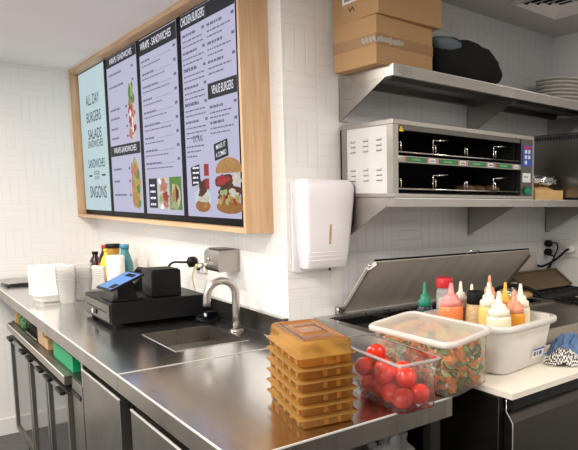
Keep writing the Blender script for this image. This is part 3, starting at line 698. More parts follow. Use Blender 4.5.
for q in range(760):
    z = .013+.113*rnd.random()**1.15; k = .86+.14*z/.146; hw, hl = .136*k/2-.002, .288*k/2-.004
    # favour the skin of the heap, where pieces show
    if rnd.random() < .8:
        s = rnd.choice((0, 1, 2, 3, 4))
        x, y = rnd.uniform(-hw, hw), rnd.uniform(-hl, hl)
        if s == 0: x = hw-rnd.uniform(.002, .012)
        elif s == 1: x = -hw+rnd.uniform(.002, .012)
        elif s == 2: y = -hl+rnd.uniform(.002, .012)
        elif s == 3: y = hl-rnd.uniform(.002, .012)
        else: z = rnd.uniform(.116, .128)
    else: x, y = rnd.uniform(-hw, hw), rnd.uniform(-hl, hl)
    x = max(-hw+.012, min(hw-.012, x)); y = max(-hl+.014, min(hl-.014, y))
    piece(b, Vector((x, y, z)), rnd.choice(kinds))
b.rloft([(.085, .23, .02, .018), (.100, .248, .02, .118)], M['carrot_mix'])
o = b.build('chopped_salad', loc=SL, rot=SR, label='mixed chopped carrot, cucumber and leaf salad inside the lidded tub', kind='stuff', cat='salad', fix=False)

# ------------------------------------------------------------------ sandwich prep fridge with raised steel lid
t = thing('prep_fridge', 'dark sandwich prep fridge with raised stainless lid against the back wall', 'fridge', (.57, -.5, 0)); L = (.57, -.5, 0)
PX0, PX1, RY = .095, 1.06, -.37
b = B(); bx(b, PX0, PX1, -.945, -.002, .12, .925, M['prep'], L, bev=.002); b.build('cabinet_body', t)
b = B()
for (x0, x1, y0, y1) in ((PX0, PX1, RY, RY+.035), (PX0, PX1, -.05, -.002), (PX0, PX0+.035, RY+.035, -.05), (PX1-.035, PX1, RY+.035, -.05)): bx(b, x0, x1, y0, y1, .925, 1.0, M['steel'], L)
b.build('topping_rail', t)
b = B(); bx(b, .520, PX1, -.705, RY-.001, .9252, .992, M['steel_lip'], L, bev=.003); b.build('raised_ledge', t)
b = B(); bx(b, PX0+.035, PX1-.035, RY+.035, -.05, .925, .955, M['dark_in'], L); b.build('rail_well', t)
for k in range(5):
    x0 = PX0+.05+.178*k; b = B()
    for (a0, a1, c0, c1) in ((x0, x0+.168, RY+.045, RY+.055), (x0, x0+.168, -.07, -.06), (x0, x0+.01, RY+.055, -.07), (x0+.158, x0+.168, RY+.055, -.07)): bx(b, a0, a1, c0, c1, .956, .992, M['black'], L)
    bx(b, x0+.01, x0+.158, RY+.055, -.07, .958, .964, M['black_matt'], L); b.build('topping_pan', t)
# door with recessed grip
for (x0, x1) in ((PX0+.02, .56), (.57, PX1-.005)):
    b = B(); y = -.946
    b.prism([(x0-L[0], y-L[1], .13), (x0-L[0], y-.03-L[1], .13), (x0-L[0], y-.03-L[1], .855), (x0-L[0], y-.008-L[1], .882), (x0-L[0], y-L[1], .882)], (x1-x0, 0, 0), M['prep']); d = b.build('door', t)
    b = B(); bx(b, x0+.002, x1-.002, y-.026, y, .886, .918, M['black'], L, bev=.003); b.build('handle', d)
    b = B(); b.tube([(x0-L[0], y-.031-L[1], .60), (x0-L[0], y-.031-L[1], .855), (x0-L[0]-.001, y-.009-L[1], .883), (x0-L[0]-.001, y-.009-L[1], .918)], .0018, M['chrome'], 6); b.build('door_edge', d)
for (x, y) in ((.14, -.88), (1.0, -.88), (.14, -.06), (1.0, -.06)):
    b = B(); b.lathe([(0, 0), (.025, 0), (.025, .05), (.018, .06), (.018, .12), (0, .12)], M['black'], (x-L[0], y-L[1], 0), 12); b.build('caster', t)
# lid, hinged at the back and held half open
a0, a1 = Vector((.2, -.012, 1.006)), Vector((.2, -.215, 1.212)); Wd = .885
d = (a1-a0).normalized(); n = Vector((0, d.z, -d.y)); n = n if n.z > 0 else -n
b = B(); Lv = Vector(L)
P = lambda s_, u, h: a0+Vector((u, 0, 0))+d*s_*(a1-a0).length+n*h-Lv
b.prism([P(0, 0, 0), P(.90, 0, 0), P(1, .025, 0), P(1, Wd-.025, 0), P(.90, Wd, 0), P(0, Wd, 0)], n*.004, M['steel_lid']); lid = b.build('lid', t)
b = B()
b.prism([P(0, 0, 0), P(.90, 0, 0), P(.90, .004, 0), P(0, .004, 0)], -n*.012, M['steel_v']); b.prism([P(.9, 0, 0), P(1, .025, 0), P(1, .030, 0), P(.9, .005, 0)], -n*.012, M['steel_v'])
b.prism([P(0, Wd-.004, 0), P(.90, Wd-.004, 0), P(.90, Wd, 0), P(0, Wd, 0)], -n*.012, M['steel_v']); b.prism([P(.975, .025, .004), P(1.005, .025, .004), P(1.005, Wd-.025, .004), P(.975, Wd-.025, .004)], n*.008, M['black']); b.build('lid_flange', lid)
b = B(); bx(b, .185, .197, -.03, -.005, 1.0, 1.03, M['steel_v'], L); b.lathe([(0, 0), (.008, 0), (.008, .02), (0, .02)], M['chrome'], (.183-L[0], -.018-L[1], 1.02), 12, 'X'); b.build('hinge', lid)
b = B(); q = P(.94, .012, 0); b.lathe([(0, -.012), (.006, -.012), (.006, .006), (0, .006)], M['chrome'], q, 10, 'X'); b.build('lid_pin', lid)
b = B(); q = P(1, .5, .006); b.tube([q+Vector((-.03, 0, 0)), q+Vector((-.03, -.012, .012)), q+Vector((.03, -.012, .012)), q+Vector((.03, 0, 0))], .003, M['chrome'], 8); b.build('lid_handle', lid)
B().box(.62, 1.36, -.008, -.0008, 1.0, 1.175, M['steel_lid']).build('steel_wall_panel', label='flat stainless panel on the wall behind the raised lid', cat='wall panel')
# cutting board along its front
o = B(); o.prism([(0, 0, 0), (.93, 0, 0), (.93, .275, 0), (.415, .275, 0), (.415, .585, 0), (0, .585, 0)], (0, 0, .016), M['board']); o.build('cutting_board', loc=(.098, -.99, .9255), label='long cream white cutting board on the front of the prep fridge', cat='cutting board')
BT = .9418

# ------------------------------------------------------------------ white tub of sauce bottles
TB, TBR = Vector((.286, -.714, BT)), .11
t = thing('bottle_tub', 'white plastic tub with rounded rim holding sauce bottles, on the cutting board', 'tub', TB, (0, 0, TBR))
b = B(); shell(b, [(.210, .275, .03, 0), (.226, .292, .034, .006), (.262, .330, .04, .132), (.264, .332, .04, .144)], M['tub'], .003); b.build('tub_body', t)
b = B(); b.rloft([(.262, .330, .04, .1445), (.286, .358, .05, .145), (.292, .364, .052, .139), (.290, .362, .052, .128), (.284, .356, .05, .128), (.284, .356, .05, .138), (.264, .332, .04, .140)], M['lid_rim'], cap0=False, cap1=False); b.build('rim', t)
b = B(); y = -.305/2-.004; b.prism([(.012, y-.0002, .030), (.070, y-.0002, .030), (.070, y-.0045, .058), (.012, y-.0045, .058)], (0, -.0006, 0), M['label']); sk = b.build('sticker', t)
b = B(); b.prism([(.012, y-.0045-.0012, .053), (.070, y-.0045-.0012, .053), (.070, y-.0053-.0012, .058), (.012, y-.0053-.0012, .058)], (0, -.0003, 0), M['ink_blue'])
for (x, w) in ((.018, .010), (.034, .006), (.046, .014)): b.prism([(x, y-.0020-.0010, .036), (x+w, y-.0020-.0010, .036), (x+w, y-.0032-.0012, .048), (x, y-.0032-.0012, .048)], (0, -.0003, 0), M['scr_grey'])
b.build('sticker_print', sk)
def bottle(label, loc, r, hb, body, cap, group, htip=None, name='squeeze_bottle'):
    t = thing(name, label, 'bottle', loc, (0, 0, random.uniform(0, 3)), group)
    b = B(); b.lathe([(0, 0), (r*.92, 0), (r, .006), (r, hb*.5), (r, hb*.86), (r*.98, hb*.95), (r*.92, hb*.992), (r*.86, hb), (0, hb)], M[body]); b.build('bottle_body', t)
    q = (htip or .062); b = B()
    b.lathe([(0, hb), (r*.88, hb), (r*.86, hb+q*.20), (r*.82, hb+q*.25), (r*.62, hb+q*.29), (r*.58, hb+q*.42), (r*.52, hb+q*.47), (r*.30, hb+q*.51), (r*.20, hb+q*.80), (r*.14, hb+q), (0, hb+q)], M[cap]); b.build('nozzle_cap', t)
    return t
zt = BT+.0035; g1 = 'sauce bottles in the white tub'
bottle('large cream sauce bottle at the near front of the white tub', (.232, -.812, zt), .037, .158, 'cream', 'cream_cap', g1, .070)
bottle('orange sauce bottle with salmon pink cap in the white tub', (.314, -.797, zt), .034, .155, 'orange', 'salmon', g1, .068)
bottle('cream sauce bottle at the front right inside the white tub', (.379, -.764, zt), .032, .160, 'cream', 'cream_cap', g1, .072)
bottle('bottle of yellow sauce with pale cap behind the large cream bottle', (.275, -.728, zt), .031, .170, 'yellow_s', 'cream_cap', g1, .072)
bottle('orange capped sauce bottle in the middle of the white tub', (.370, -.708, zt), .027, .160, 'orange', 'orange_cap', g1, .072)
bottle('yellow sauce bottle with salmon nozzle at the back of the white tub', (.356, -.652, zt), .027, .176, 'yellow_s', 'salmon', g1, .074)
bottle('big chilli orange sauce bottle with pink cap at the left inside the white tub', (.218, -.622, zt), .038, .166, 'pinkorange', 'pink', g1, .068)
bottle('pale cream capped bottle at the back of the tub, next to the pink capped one', (.280, -.598, zt), .025, .164, 'cream', 'cream_cap', g1, .068)
bottle('small cream capped bottle at the far back of the white tub', (.332, -.595, zt), .026, .152, 'cream', 'cream_cap', g1, .066)
g2 = 'bottles standing behind the salad tub'
o = bottle('clear dark bottle with green nozzle cap behind the salad tub', (.275, -.425, BT), .026, .135, 'glass_dark', 'green_cap', g2, .082)
t = thing('sesame_jar', 'round jar of sesame seeds with black screw lid among the bottles in the white tub', 'jar', (.284, -.662, zt))
b = B(); b.lathe([(0, 0), (.032, 0), (.034, .008), (.034, .135), (.031, .155), (.026, .168), (0, .168)], M['sesame']); b.build('jar_body', t)
b = B(); b.lathe([(0, .1685), (.0265, .1685), (.0275, .172), (.0275, .204), (.026, .208), (0, .208)], M['black'], seg=32); b.build('jar_lid', t)
t = thing('condiment_jar', 'white jar with bright red screw lid behind the sauce bottles', 'jar', (.378, -.408, BT))
b = B(); b.lathe([(0, 0), (.027, 0), (.029, .008), (.029, .17), (.025, .186), (0, .186)], M['cups']); b.lathe([(0, .004), (.025, .004), (.025, .15), (0, .15)], M['label']); b.build('jar_body', t)
b = B(); b.lathe([(0, .187), (.029, .187), (.030, .191), (.030, .218), (.028, .222), (0, .222)], M['red'], seg=32); b.build('jar_lid', t)

# ------------------------------------------------------------------ cloths on the board
def cloth(name, label, loc, sx, sy, h, m, seed, rz):
    b = B(); n = 44; k = b.mi(m); g = []; uv = b.bm.loops.layers.uv.new('UVMap')
    for i in range(n+1):
        row = []
        for j in range(n+1):
            u, v = i/n*2-1, j/n*2-1; r = min(1, math.sqrt(u*u+v*v)/1.15)
            q = Vector((u*1.6+seed, v*1.6, seed)); rid = 1-abs(noise.noise(q*1.5))*2; r2 = 1-abs(noise.noise(q*3.1+Vector((5, 1, 2))))*2
            z = h*max(0, (1-r**2.2))*(.55+.35*rid+.22*r2)+.0015+.006*max(0, r2)*(1-r)
            x = sx/2*u*(1-.16*abs(v)**2)*(1+.14*noise.noise(q*.9+Vector((3, 3, 3)))); y = sy/2*v*(1-.16*abs(u)**2)*(1+.14*noise.noise(q*.9+Vector((9, 2, 3))))
            row.append(b.bm.verts.new((x, y, z)))
        g.append(row)
    for i in range(n):
        for j in range(n):
            f = b.bm.faces.new([g[i][j], g[i+1][j], g[i+1][j+1], g[i][j+1]]); f.material_index = k; f.smooth = True
            for lp, (a, c) in zip(f.loops, ((i, j), (i+1, j), (i+1, j+1), (i, j+1))): lp[uv].uv = (a/n, c/n)
    return b.build(name, loc=loc, rot=(0, 0, rz), label=label, cat='cloth', fix=False)
cloth('cloth', 'crumpled blue cleaning cloth at the back of the cutting board', (.556, -.822, BT), .18, .13, .056, M['blue_cloth'], 1.3, .3)
cloth('cloth', 'black and white checkered cloth bunched beside the white tub', (.424, -.900, BT), .080, .105, .044, M['check_cloth'], 4.7, .7)

# ------------------------------------------------------------------ paper towel dispenser
t = thing('paper_towel_dispenser', 'white plastic paper towel dispenser on the tiled corner wall', 'dispenser', (.115, 0, 1.17))
b = B(); b.rloft([(.196, .325, .012, 0), (.196, .325, .012, .012)], M['white_pl'])
bmesh.ops.transform(b.bm, matrix=Matrix.Translation((0, -.0005, .165)) @ Matrix.Rotation(PI/2, 4, 'X'), verts=b.bm.verts[:]); b.build('back_plate', t)
# cover: rounded shell, narrower at the foot
def cover(b, m):
    secs = []
    k = b.mi(m); rings = []
    for (z, hw, y0, y1, r) in ((.018, .080, -.03, -.074, .012), (.024, .084, -.020, -.080, .014), (.10, .088, -.020, -.094, .016), (.25, .097, -.020, -.110, .018), (.305, .100, -.020, -.112, .020), (.322, .098, -.021, -.106, .02), (.331, .090, -.026, -.094, .02), (.333, .078, -.034, -.080, .015)):
        ring = [Vector((-hw, y0, z)), Vector((-hw, y1+r, z))]
        for i in range(1, 5): a = PI/2*i/5; ring.append(Vector((-hw+r-r*math.cos(a), y1+r-r*math.sin(a), z)))
        ring.append(Vector((-hw+r, y1, z))); ring.append(Vector((hw-r, y1, z)))
        for i in range(1, 5): a = PI/2*i/5; ring.append(Vector((hw-r+r*math.sin(a), y1+r-r*math.cos(a), z)))
        ring += [Vector((hw, y1+r, z)), Vector((hw, y0, z))]
        rings.append([b.bm.verts.new(p) for p in ring])
    for a, c in zip(rings, rings[1:]):
        q = len(a)
        for j in range(q):
            f = b.bm.faces.new([a[j], a[(j+1) % q], c[(j+1) % q], c[j]]); f.material_index = k; f.smooth = True
    for r_ in (rings[0][::-1], rings[-1]): f = b.bm.faces.new(r_); f.material_index = k
b = B(); cover(b, M['white_pl']); cv = b.build('cover', t)
b = B(); b.prism([(-.004, -.0940, .105), (.004, -.0940, .105), (.004, -.1025, .175), (-.004, -.1025, .175)], (0, -.0015, 0), M['woodblock']); b.build('level_window', cv)
b = B()
for z in (.048, .062, .076): yy = -.0800-(z-.024)*.184; b.tube([(-.085, yy+.012, z), (-.072, yy+.001, z), (.072, yy+.001, z), (.085, yy+.012, z)], .0022, M['white_pl'], 8)
b.build('moulded_rib', cv)
b = B(); b.box(-.074, .074, -.018, -.0135, .03, .27, M['paper']); b.build('towel_stack', t)
b = B(); b.tube([(.02, -.055, .006), (.02, -.055, .020)], .004, M['black'], 8); b.build('lock', t)

# ------------------------------------------------------------------ upper shelf and what stands on it
SX0, SX1, SY = .218, WX-.004, -.335
def wall_shelf(label, ztop, th, brs, drop, m):
    t = thing('wall_shelf', label, 'shelf', (.84, 0, ztop)); L = (.84, 0, ztop)
    b = B(); bx(b, SX0, SX1, SY, -.003, ztop-.006, ztop, m, L)
    bx(b, SX0, SX1, SY, SY+.012, ztop-th, ztop-.006, m, L); bx(b, SX0, SX0+.012, SY+.012, -.003, ztop-th, ztop-.006, m, L); bx(b, SX0+.012, SX1, SY+.012, -.003, ztop-.0085, ztop-.0062, M['steel_dark'], L); bx(b, SX0+.012, SX1, -.03, -.003, ztop-th+.008, ztop-.0085, M['steel_dark'], L); bx(b, SX0+.012, SX1, -.19, -.13, ztop-.024, ztop-.0085, M['steel_dark'], L)  # full dark sheet below the board paints in its dim underside
    b.build('shelf_board', t)
    b = B(); bx(b, SX0, SX1, SY-.0015, SY, ztop-.0025, ztop+.0005, M['chrome'], L); b.build('shelf_edge', t)
    for x in brs:
        b = B(); z1 = ztop-th+.001
        b.prism([(x-L[0], -.003, z1-L[2]), (x-L[0], SY+.045, z1-L[2]), (x-L[0], -.006, z1-drop-L[2]), (x-L[0], -.003, z1-drop-L[2])], (.004, 0, 0), M['steel_v'])
        bx(b, x, x+.035, -.006, -.003, z1-drop, z1, M['steel_v'], L); bx(b, x, x+.03, SY+.05, -.006, z1-.0005, z1+.003, M['steel_v'], L); b.build('bracket', t)
    return t
wall_shelf('upper stainless wall shelf carrying cardboard boxes, black bag and plates', 1.880, .038, (.219, .865, 1.43), .125, M['steel_shelf'])
wall_shelf('lower stainless wall shelf carrying the food warmer', 1.440, .030, (.219, .875, 1.43), .135, M['steel_shelf'])
SZ = 1.881
def carton(label, loc, rz, w, d, h, tapez, lab=False, wrap=True):
    t = thing('cardboard_carton', label, 'box', loc, (0, 0, rz))
    b = B(); b.box(-w/2, w/2, -d/2, d/2, 0, h, M['card'], bev=.002); b.build('carton_body', t)
    b = B(); e = .0008
    if wrap:
        z0, z1 = tapez; b.box(-w/2-e, w/2+e, -d/2-e, -d/2+.001, z0, z1, M['tape']); b.box(-w/2-e, -w/2+.001, -d/2, d/2, z0, z1, M['tape'])
        b.build('tape', t)
        b = B()
        for k in range(6):
            x = -w/2-.002+.018*k; b.prism([(x, -d/2-.0012, z0+.004+.003*(k % 3)), (x+.02, -d/2-.0018, z0+.012), (x+.03, -d/2-.0012, z1-.004-.004*(k % 2)), (x+.006, -d/2-.002, z1-.012)], (0, -.0003, 0), M['cleartape'])
        for k in range(4):
            y = -d/2+.02*k; b.prism([(-w/2-.0012, y, z0+.006), (-w/2-.0018, y+.018, z0+.014), (-w/2-.0012, y+.02, z1-.006), (-w/2-.002, y+.004, z1-.010)], (-.0003, 0, 0), M['cleartape'])
        b.build('clear_tape', t)
    else:
        b.box(-w/2-e, w/2+e, -.02, .02, h, h+e, M['tape']); b.build('tape', t)
    if lab:
        b = B(); b.box(-w/2-.0012, -w/2, -.015, .075, .065, .135, M['label']); lb = b.build('shipping_label', t)
        b = B()
        for k in range(9): b.box(-w/2-.0018, -w/2-.0012, -.008+.008*k, -.004+.008*k, .072, .092, M['ink'])
        for k in range(3): b.box(-w/2-.0018, -w/2-.0012, -.005, .06-.012*k, .102+.010*k, .106+.010*k, M['ink'])
        b.build('print', lb)
        b = B(); b.tube([(-w/2-.001, .0, .035+.0), (-w/2-.001, .012, .050), (-w/2-.001, .024, .035), (-w/2-.001, .036, .050)], .0016, M['ink'], 5); b.build('stamp', t)
    return t
carton('brown cardboard carton wrapped with shiny tape, standing on the upper shelf', (.305, -.158, SZ), .02, .245, .255, .158, (.062, .098))
carton('brown cardboard carton with white label, topmost on the shelf end', (.322, -.160, SZ+.1595), -.02, .268, .286, .165, (0, 0), True, False)
# black bag, a soft lump
t = thing('black_bag', 'black cloth bag slumped on the upper shelf beside the cartons', 'bag', (.650, -.175, SZ))
def bagf(d): return 1+.10*noise.noise(d*2.2+Vector((3, 0, 1)))+.07*noise.noise(d*5)
b = B(); b.ball((0, 0, .080), .1, M['black_cloth'], (2.15, 1.30, 1.0), 44, 28, bagf)
for v in b.bm.verts:
    if v.co.z < .004: v.co.z = .001+.05*max(0, .0-v.co.z)*0
    if v.co.z > .06: v.co.z += .012*noise.noise(Vector((v.co.x*22, v.co.y*9, 0)))
    v.co.z *= 1-.22*max(0, (v.co.x-.05)/.16)**2
b.build('bag_body', t)
b = B(); b.ball((-.125, -.06, .128), .064, M['grey_cloth'], (1.15, 1.0, .45), 24, 14, bagf); b.build('grey_flap', t)
# plates
pl0 = None
for k in range(7):
    lb = ('topmost white plate of the stack on the upper shelf' if k == 6 else f"white plate in the shelf stack, {['lowest', 'second from the bottom', 'third from the bottom', 'middle one', 'third from the top', 'second from the top'][k]}")
    if pl0 is None:
        pl0 = thing('dinner_plate', lb, 'plate', (1.335, -.165, SZ), group='plates on the upper shelf')
        b = B(); b.lathe([(0, 0), (.075, 0), (.079, .003), (.120, .012), (.127, .0150), (.128, .0185), (.124, .0195), (.076, .0065), (0, .005)], M['plate'], seg=40); b.build('dish', pl0)
    else: dup(pl0, (1.335+random.uniform(-.003, .003), -.165+random.uniform(-.003, .003), SZ+.0172*k), None, lb)

# ------------------------------------------------------------------ food warmer on the lower shelf
OZ = 1.441
t = thing('food_warmer', 'two tier stainless food warmer with open black compartments on the lower shelf', 'food warmer', (.61, -.16, OZ)); L = (.61, -.16, OZ)
x0, x1, y0, y1, z0, z1 = .218, .945, -.330, -.006, OZ, OZ+.262
b = B()
bx(b, x0, x1, y0, y1, z1-.018, z1, M['steel_shelf'], L, bev=.002); bx(b, x0, x1, y0, y1, z0, z0+.014, M['steel_shelf'], L, bev=.002)
bx(b, x0, x1, y1-.01, y1, z0+.014, z1-.018, M['dark_in'], L)
bx(b, x0, x0+.022, y0, y0+.035, z0+.014, z1-.018, M['steel_v'], L); bx(b, x0, x0+.02, y1-.04, y1-.01, z0+.014, z1-.018, M['steel_v'], L)
bx(b, x1-.012, x1, y0, y1-.01, z0+.014, z1-.018, M['steel_v'], L); bx(b, x0+.022, x1-.085, y0+.004, y0+.02, z1-.034, z1-.018, M['steel_dark'], L)
b.build('casing', t)
b = B(); bx(b, x0+.004, x0+.014, y0+.035, y1-.04, z0+.014, z1-.018, M['white_pl2'], L); sp = b.build('side_panel', t)
b = B()
for r_ in range(3):
    for c_ in range(3):
        for zz in (z0+.168, z0+.066):
            yy = y0+.070+.080*c_; z = zz+.018*r_; b.prism([(x0+.004-L[0], yy-L[1], z-L[2]), (x0-.002-L[0], yy-L[1], z-.007-L[2]), (x0+.004-L[0], yy-L[1], z-.008-L[2])], (0, .030, 0), M['white_pl2']); bx(b, x0+.0025, x0+.0042, yy, yy+.030, z-.0098, z-.008, M['steel_dark'], L)
b.build('louvre', sp)
b = B(); bx(b, x0+.014, x1-.085, y0+.035, y1-.012, z0+.0142, z0+.018, M['black_matt'], L); bx(b, x0+.014, x1-.085, y0+.01, y1-.012, z0+.128, z0+.132, M['black_matt'], L); bx(b, x0+.0145, x0+.018, y0+.035, y1-.012, z0+.018, z1-.02, M['dark_in'], L); bx(b, x1-.084, x1-.080, y0+.035, y1-.012, z0+.014, z1-.02, M['dark_in'], L); bx(b, x0+.018, x1-.084, y0+.03, y1-.012, z1-.0215, z1-.0185, M['dark_in'], L); b.build('inner_deck', t)
b = B(); bx(b, x0+.022, x1-.085, y0-.002, y0+.012, z0+.118, z0+.142, M['steel_v'], L, bev=.002); rl = b.build('label_rail', t)
for k in range(4):
    xs = x0+.055+.147*k
    b = B(); bx(b, xs, xs+.088, y0-.0035, y0-.002, z0+.122, z0+.138, M['green_lamp'], L); bx(b, xs-.003, xs+.002, y0-.0042, y0-.0036, z0+.122, z0+.138, M['red'], L); bx(b, xs+.086, xs+.091, y0-.0042, y0-.0036, z0+.122, z0+.138, M['red'], L); bx(b, xs+.020, xs+.060, y0-.0042, y0-.0036, z0+.128, z0+.132, M['scr_lgreen'], L); b.build('green_tag', rl)
    b = B(); bx(b, xs+.100, xs+.128, y0-.0035, y0-.002, z0+.123, z0+.138, M['label'], L); bx(b, xs+.104, xs+.124, y0-.0042, y0-.0036, z0+.128, z0+.131, M['ink'], L); b.build('price_tag', rl)
for zz in (z0+.018, z0+.142):
    b = B(); b.tube([(x0+.022-L[0], y0+.006-L[1], zz+.012-L[2]), (x1-.086-L[0], y0+.006-L[1], zz+.012-L[2])], .003, M['chrome'], 8)
    b.build('front_bar', t)
    for k in range(4):
        xs = x0+.03+.155*k-L[0]; y = y0+.012-L[1]; z = zz+.012-L[2]; b = B()
        b.tube([(xs, y, z), (xs, y, z+.032), (xs+.012, y, z+.034), (xs+.012, y, z+.004)], .0022, M['chrome'], 6)
        if k % 2: b.tube([(xs+.012, y, z+.052), (xs, y, z+.050), (xs, y, z+.03)], .0022, M['chrome'], 6); b.tube([(xs+.012, y, z+.05), (xs+.07, y, z+.055)], .0025, M['chrome'], 6)
        b.build('wire_divider', t)
b = B(); bx(b, x1-.080, x1-.012, y0+.002, y0+.03, z0+.014, z1-.018, M['steel_dark'], L); cp = b.build('control_column', t)
b = B(); bx(b, x1-.070, x1-.018, y0-.001, y0+.002, z0+.136, z0+.222, M['blue_panel'], L); pn = b.build('control_panel', cp)
b = B()
for (u, v, w, h) in ((.010, .050, .012, .014), (.030, .050, .012, .014), (.010, .028, .012, .014), (.030, .028, .012, .014), (.010, .006, .012, .014)): bx(b, x1-.070+u, x1-.070+u+w, y0-.003, y0-.001, z0+.138+v, z0+.138+v+h, M['label'], L)
bx(b, x1-.064, x1-.028, y0-.003, y0-.001, z0+.206, z0+.218, M['red'], L); b.build('button', pn)
b = B(); bx(b, x1-.070, x1-.022, y0-.001, y0+.002, z0+.070, z0+.108, M['label'], L); bx(b, x1-.066, x1-.04, y0-.0016, y0-.001, z0+.09, z0+.094, M['scr_grey'], L); b.build('paper_tag', cp)
b = B(); b.lathe([(0, -.018), (.014, -.018), (.016, -.004), (.016, 0), (0, 0)], M['green_cap'], (x1-.046-L[0], y0-L[1], z0+.034-L[2]), 20, 'Y'); b.build('knob', cp)
b = B(); b.prism([(x0+.024-L[0], y0-.0005-L[1], z1-.040-L[2]), (x0+.044-L[0], y0-.0005-L[1], z1-.040-L[2]), (x0+.034-L[0], y0-.0005-L[1], z1-.022-L[2])], (0, -.001, 0), M['yellow']); b.build('warning_sticker', t)
# food inside, bottom right
for k, (x, y, lb) in enumerate(((.68, -.19, 'brown toasted roll in the lower warmer tier, leftmost of three'), (.76, -.17, 'brown toasted roll in the lower warmer tier, middle of three'), (.825, -.19, 'brown toasted roll in the lower warmer tier, nearest the control column'))):
    b = B(); b.ball((0, 0, .0205), .028, M['roll'], (1.15, 1.8, .66), 20, 12, lambda d: 1+.08*noise.noise(d*4)); b.build('toasted_roll', loc=(x, y, OZ+.0185), label=lb, cat='roll', group='rolls in the food warmer')
# bread tray with foil on the shelf, right of the warmer
t = thing('bread_tray', 'loaf of golden bread in a brown tray on the lower shelf', 'bread', (1.098, -.225, OZ))
b = B(); b.box(-.10, .095, -.07, .07, 0, .006, M['bread']); b.box(-.10, .095, -.07, -.064, .006, .042, M['bread']); b.box(-.10, .095, .064, .07, .006, .042, M['bread']); b.box(-.10, -.094, -.064, .064, .006, .042, M['bread']); b.box(.089, .095, -.064, .064, .006, .042, M['bread']); b.build('tray', t)
b = B(); b.ball((0, 0, .036), .05, M['bread'], (1.75, 1.15, .5), 24, 14, lambda d: 1+.10*noise.noise(d*3)); b.build('loaf', t)
t = thing('foil_sheet', 'crumpled silver foil lying over the bread on the lower shelf', 'foil', (1.085, -.245, OZ+.078))
b = B(); b.ball((0, 0, .006), .052, M['foil'], (1.85, 1.15, .42), 36, 24, lambda d: 1+.45*noise.noise(d*5)+.25*noise.noise(d*11)); b.build('foil', t)
# steel appliance standing at the right end of the lower shelf
t = thing('steel_oven', 'plain stainless steel countertop oven at the right end of the lower shelf', 'oven', (1.335, -.27, OZ)); L = (1.335, -.27, OZ)
b = B(); bx(b, 1.205, 1.424, -.50, -.02, OZ+.008, OZ+.300, M['steel_door'], L, bev=.004); b.build('casing', t)
b = B(); bx(b, 1.2035, 1.2052, -.47, -.04, OZ+.272, OZ+.290, M['steel_dark'], L)
for k in range(26): bx(b, 1.2022, 1.2036, -.462+.0165*k, -.455+.0165*k, OZ+.274, OZ+.288, M['ink'], L)
b.build('vent_strip', t)
b = B(); bx(b, 1.215, 1.415, -.506, -.50, OZ+.02, OZ+.26, M['glass_dark'], L); d = b.build('oven_door', t)
b = B(); b.tube([(1.235-L[0], -.506-L[1], .235), (1.235-L[0], -.53-L[1], .235), (1.40-L[0], -.53-L[1], .235), (1.40-L[0], -.506-L[1], .235)], .006, M['chrome'], 8); b.build('handle', d)
for (x, y) in ((1.23, -.47), (1.40, -.47), (1.23, -.05), (1.40, -.05)):
    b = B(); b.lathe([(0, 0), (.012, 0), (.012, .008), (0, .008)], M['black'], (x-L[0], y-L[1], 0), 10); b.build('foot', t)

# ------------------------------------------------------------------ hob at the right end
t = thing('gas_hob', 'dark gas hob with iron grates at the right end of the back wall', 'hob', (1.27, -.3, 0)); L = (1.27, -.3, 0)
b = B(); bx(b, 1.095, WX-.006, -.62, -.01, .12, .935, M['steel_dark'], L, bev=.003); b.build('body', t)
b = B(); bx(b, 1.095, WX-.006, -.62, -.01, .936, .955, M['brown_metal'], L, bev=.002); bx(b, 1.095, WX-.006, -.045, -.01, .955, 1.02, M['brown_metal'], L, bev=.003); b.build('hob_top', t)
b = B(); bx(b, 1.095, WX-.006, -.655, -.62, .86, .925, M['steel'], L, bev=.003); fp = b.build('front_panel', t)
for k in range(3):
    b = B(); b.lathe([(0, -.025), (.017, -.025), (.02, -.004), (.02, 0), (0, 0)], M['black'], (1.14+.12*k-L[0], -.656-L[1], .893), 16, 'Y'); b.build('knob', fp)
for (gx, gy) in ((1.175, -.19), (1.375, -.19), (1.175, -.46), (1.375, -.46)):
    b = B(); cx, cy = gx-L[0], gy-L[1]; z = 1.0; r = .088
    for q in range(5):
        o_ = -r+2*r*q/4; b.tube([(cx+o_, cy-.12, z), (cx+o_, cy+.12, z)], .006, M['iron'], 6); 
    for o_ in (-.115, 0, .115): b.tube([(cx-r, cy+o_, z), (cx+r, cy+o_, z)], .006, M['iron'], 6)
    for (sx, sy) in ((-1, -1), (1, -1), (-1, 1), (1, 1)): b.tube([(cx+sx*r, cy+sy*.115, z), (cx+sx*r, cy+sy*.115, .954)], .006, M['iron'], 6)
    gr = b.build('grate', t)
    b = B(); b.lathe([(0, .955), (.045, .955), (.045, .968), (.03, .978), (0, .980)], M['iron'], (cx, cy, 0), 18); b.build('burner', t)
for (x, y) in ((1.11, -.58), (1.43, -.58), (1.11, -.05), (1.43, -.05)):
    b = B(); b.lathe([(0, 0), (.02, 0), (.02, .12), (0, .12)], M['black'], (x-L[0], y-L[1], 0), 10); b.build('foot', t)
# worn baking sheet leaning against the wall at the back of the hob
t = thing('baking_sheet', 'worn brown baking sheet leaning on the wall behind the hob', 'tray', (1.27, -.150, 1.008), (-1.0, 0, 0))
b = B(); b.box(-.17, .20, 0, .004, 0, .004, M['brown_metal']) if False else None
b.box(-.17, .195, -.004, 0, 0, .13, M['brown_sheet'], bev=.0015); b.build('sheet', t)
b = B(); b.box(-.17, .195, -.014, -.004, .122, .13, M['brown_sheet']); b.box(-.17, -.162, -.014, -.004, 0, .122, M['brown_metal']); b.box(.187, .195, -.014, -.004, 0, .122, M['brown_metal']); b.build('raised_edge', t)
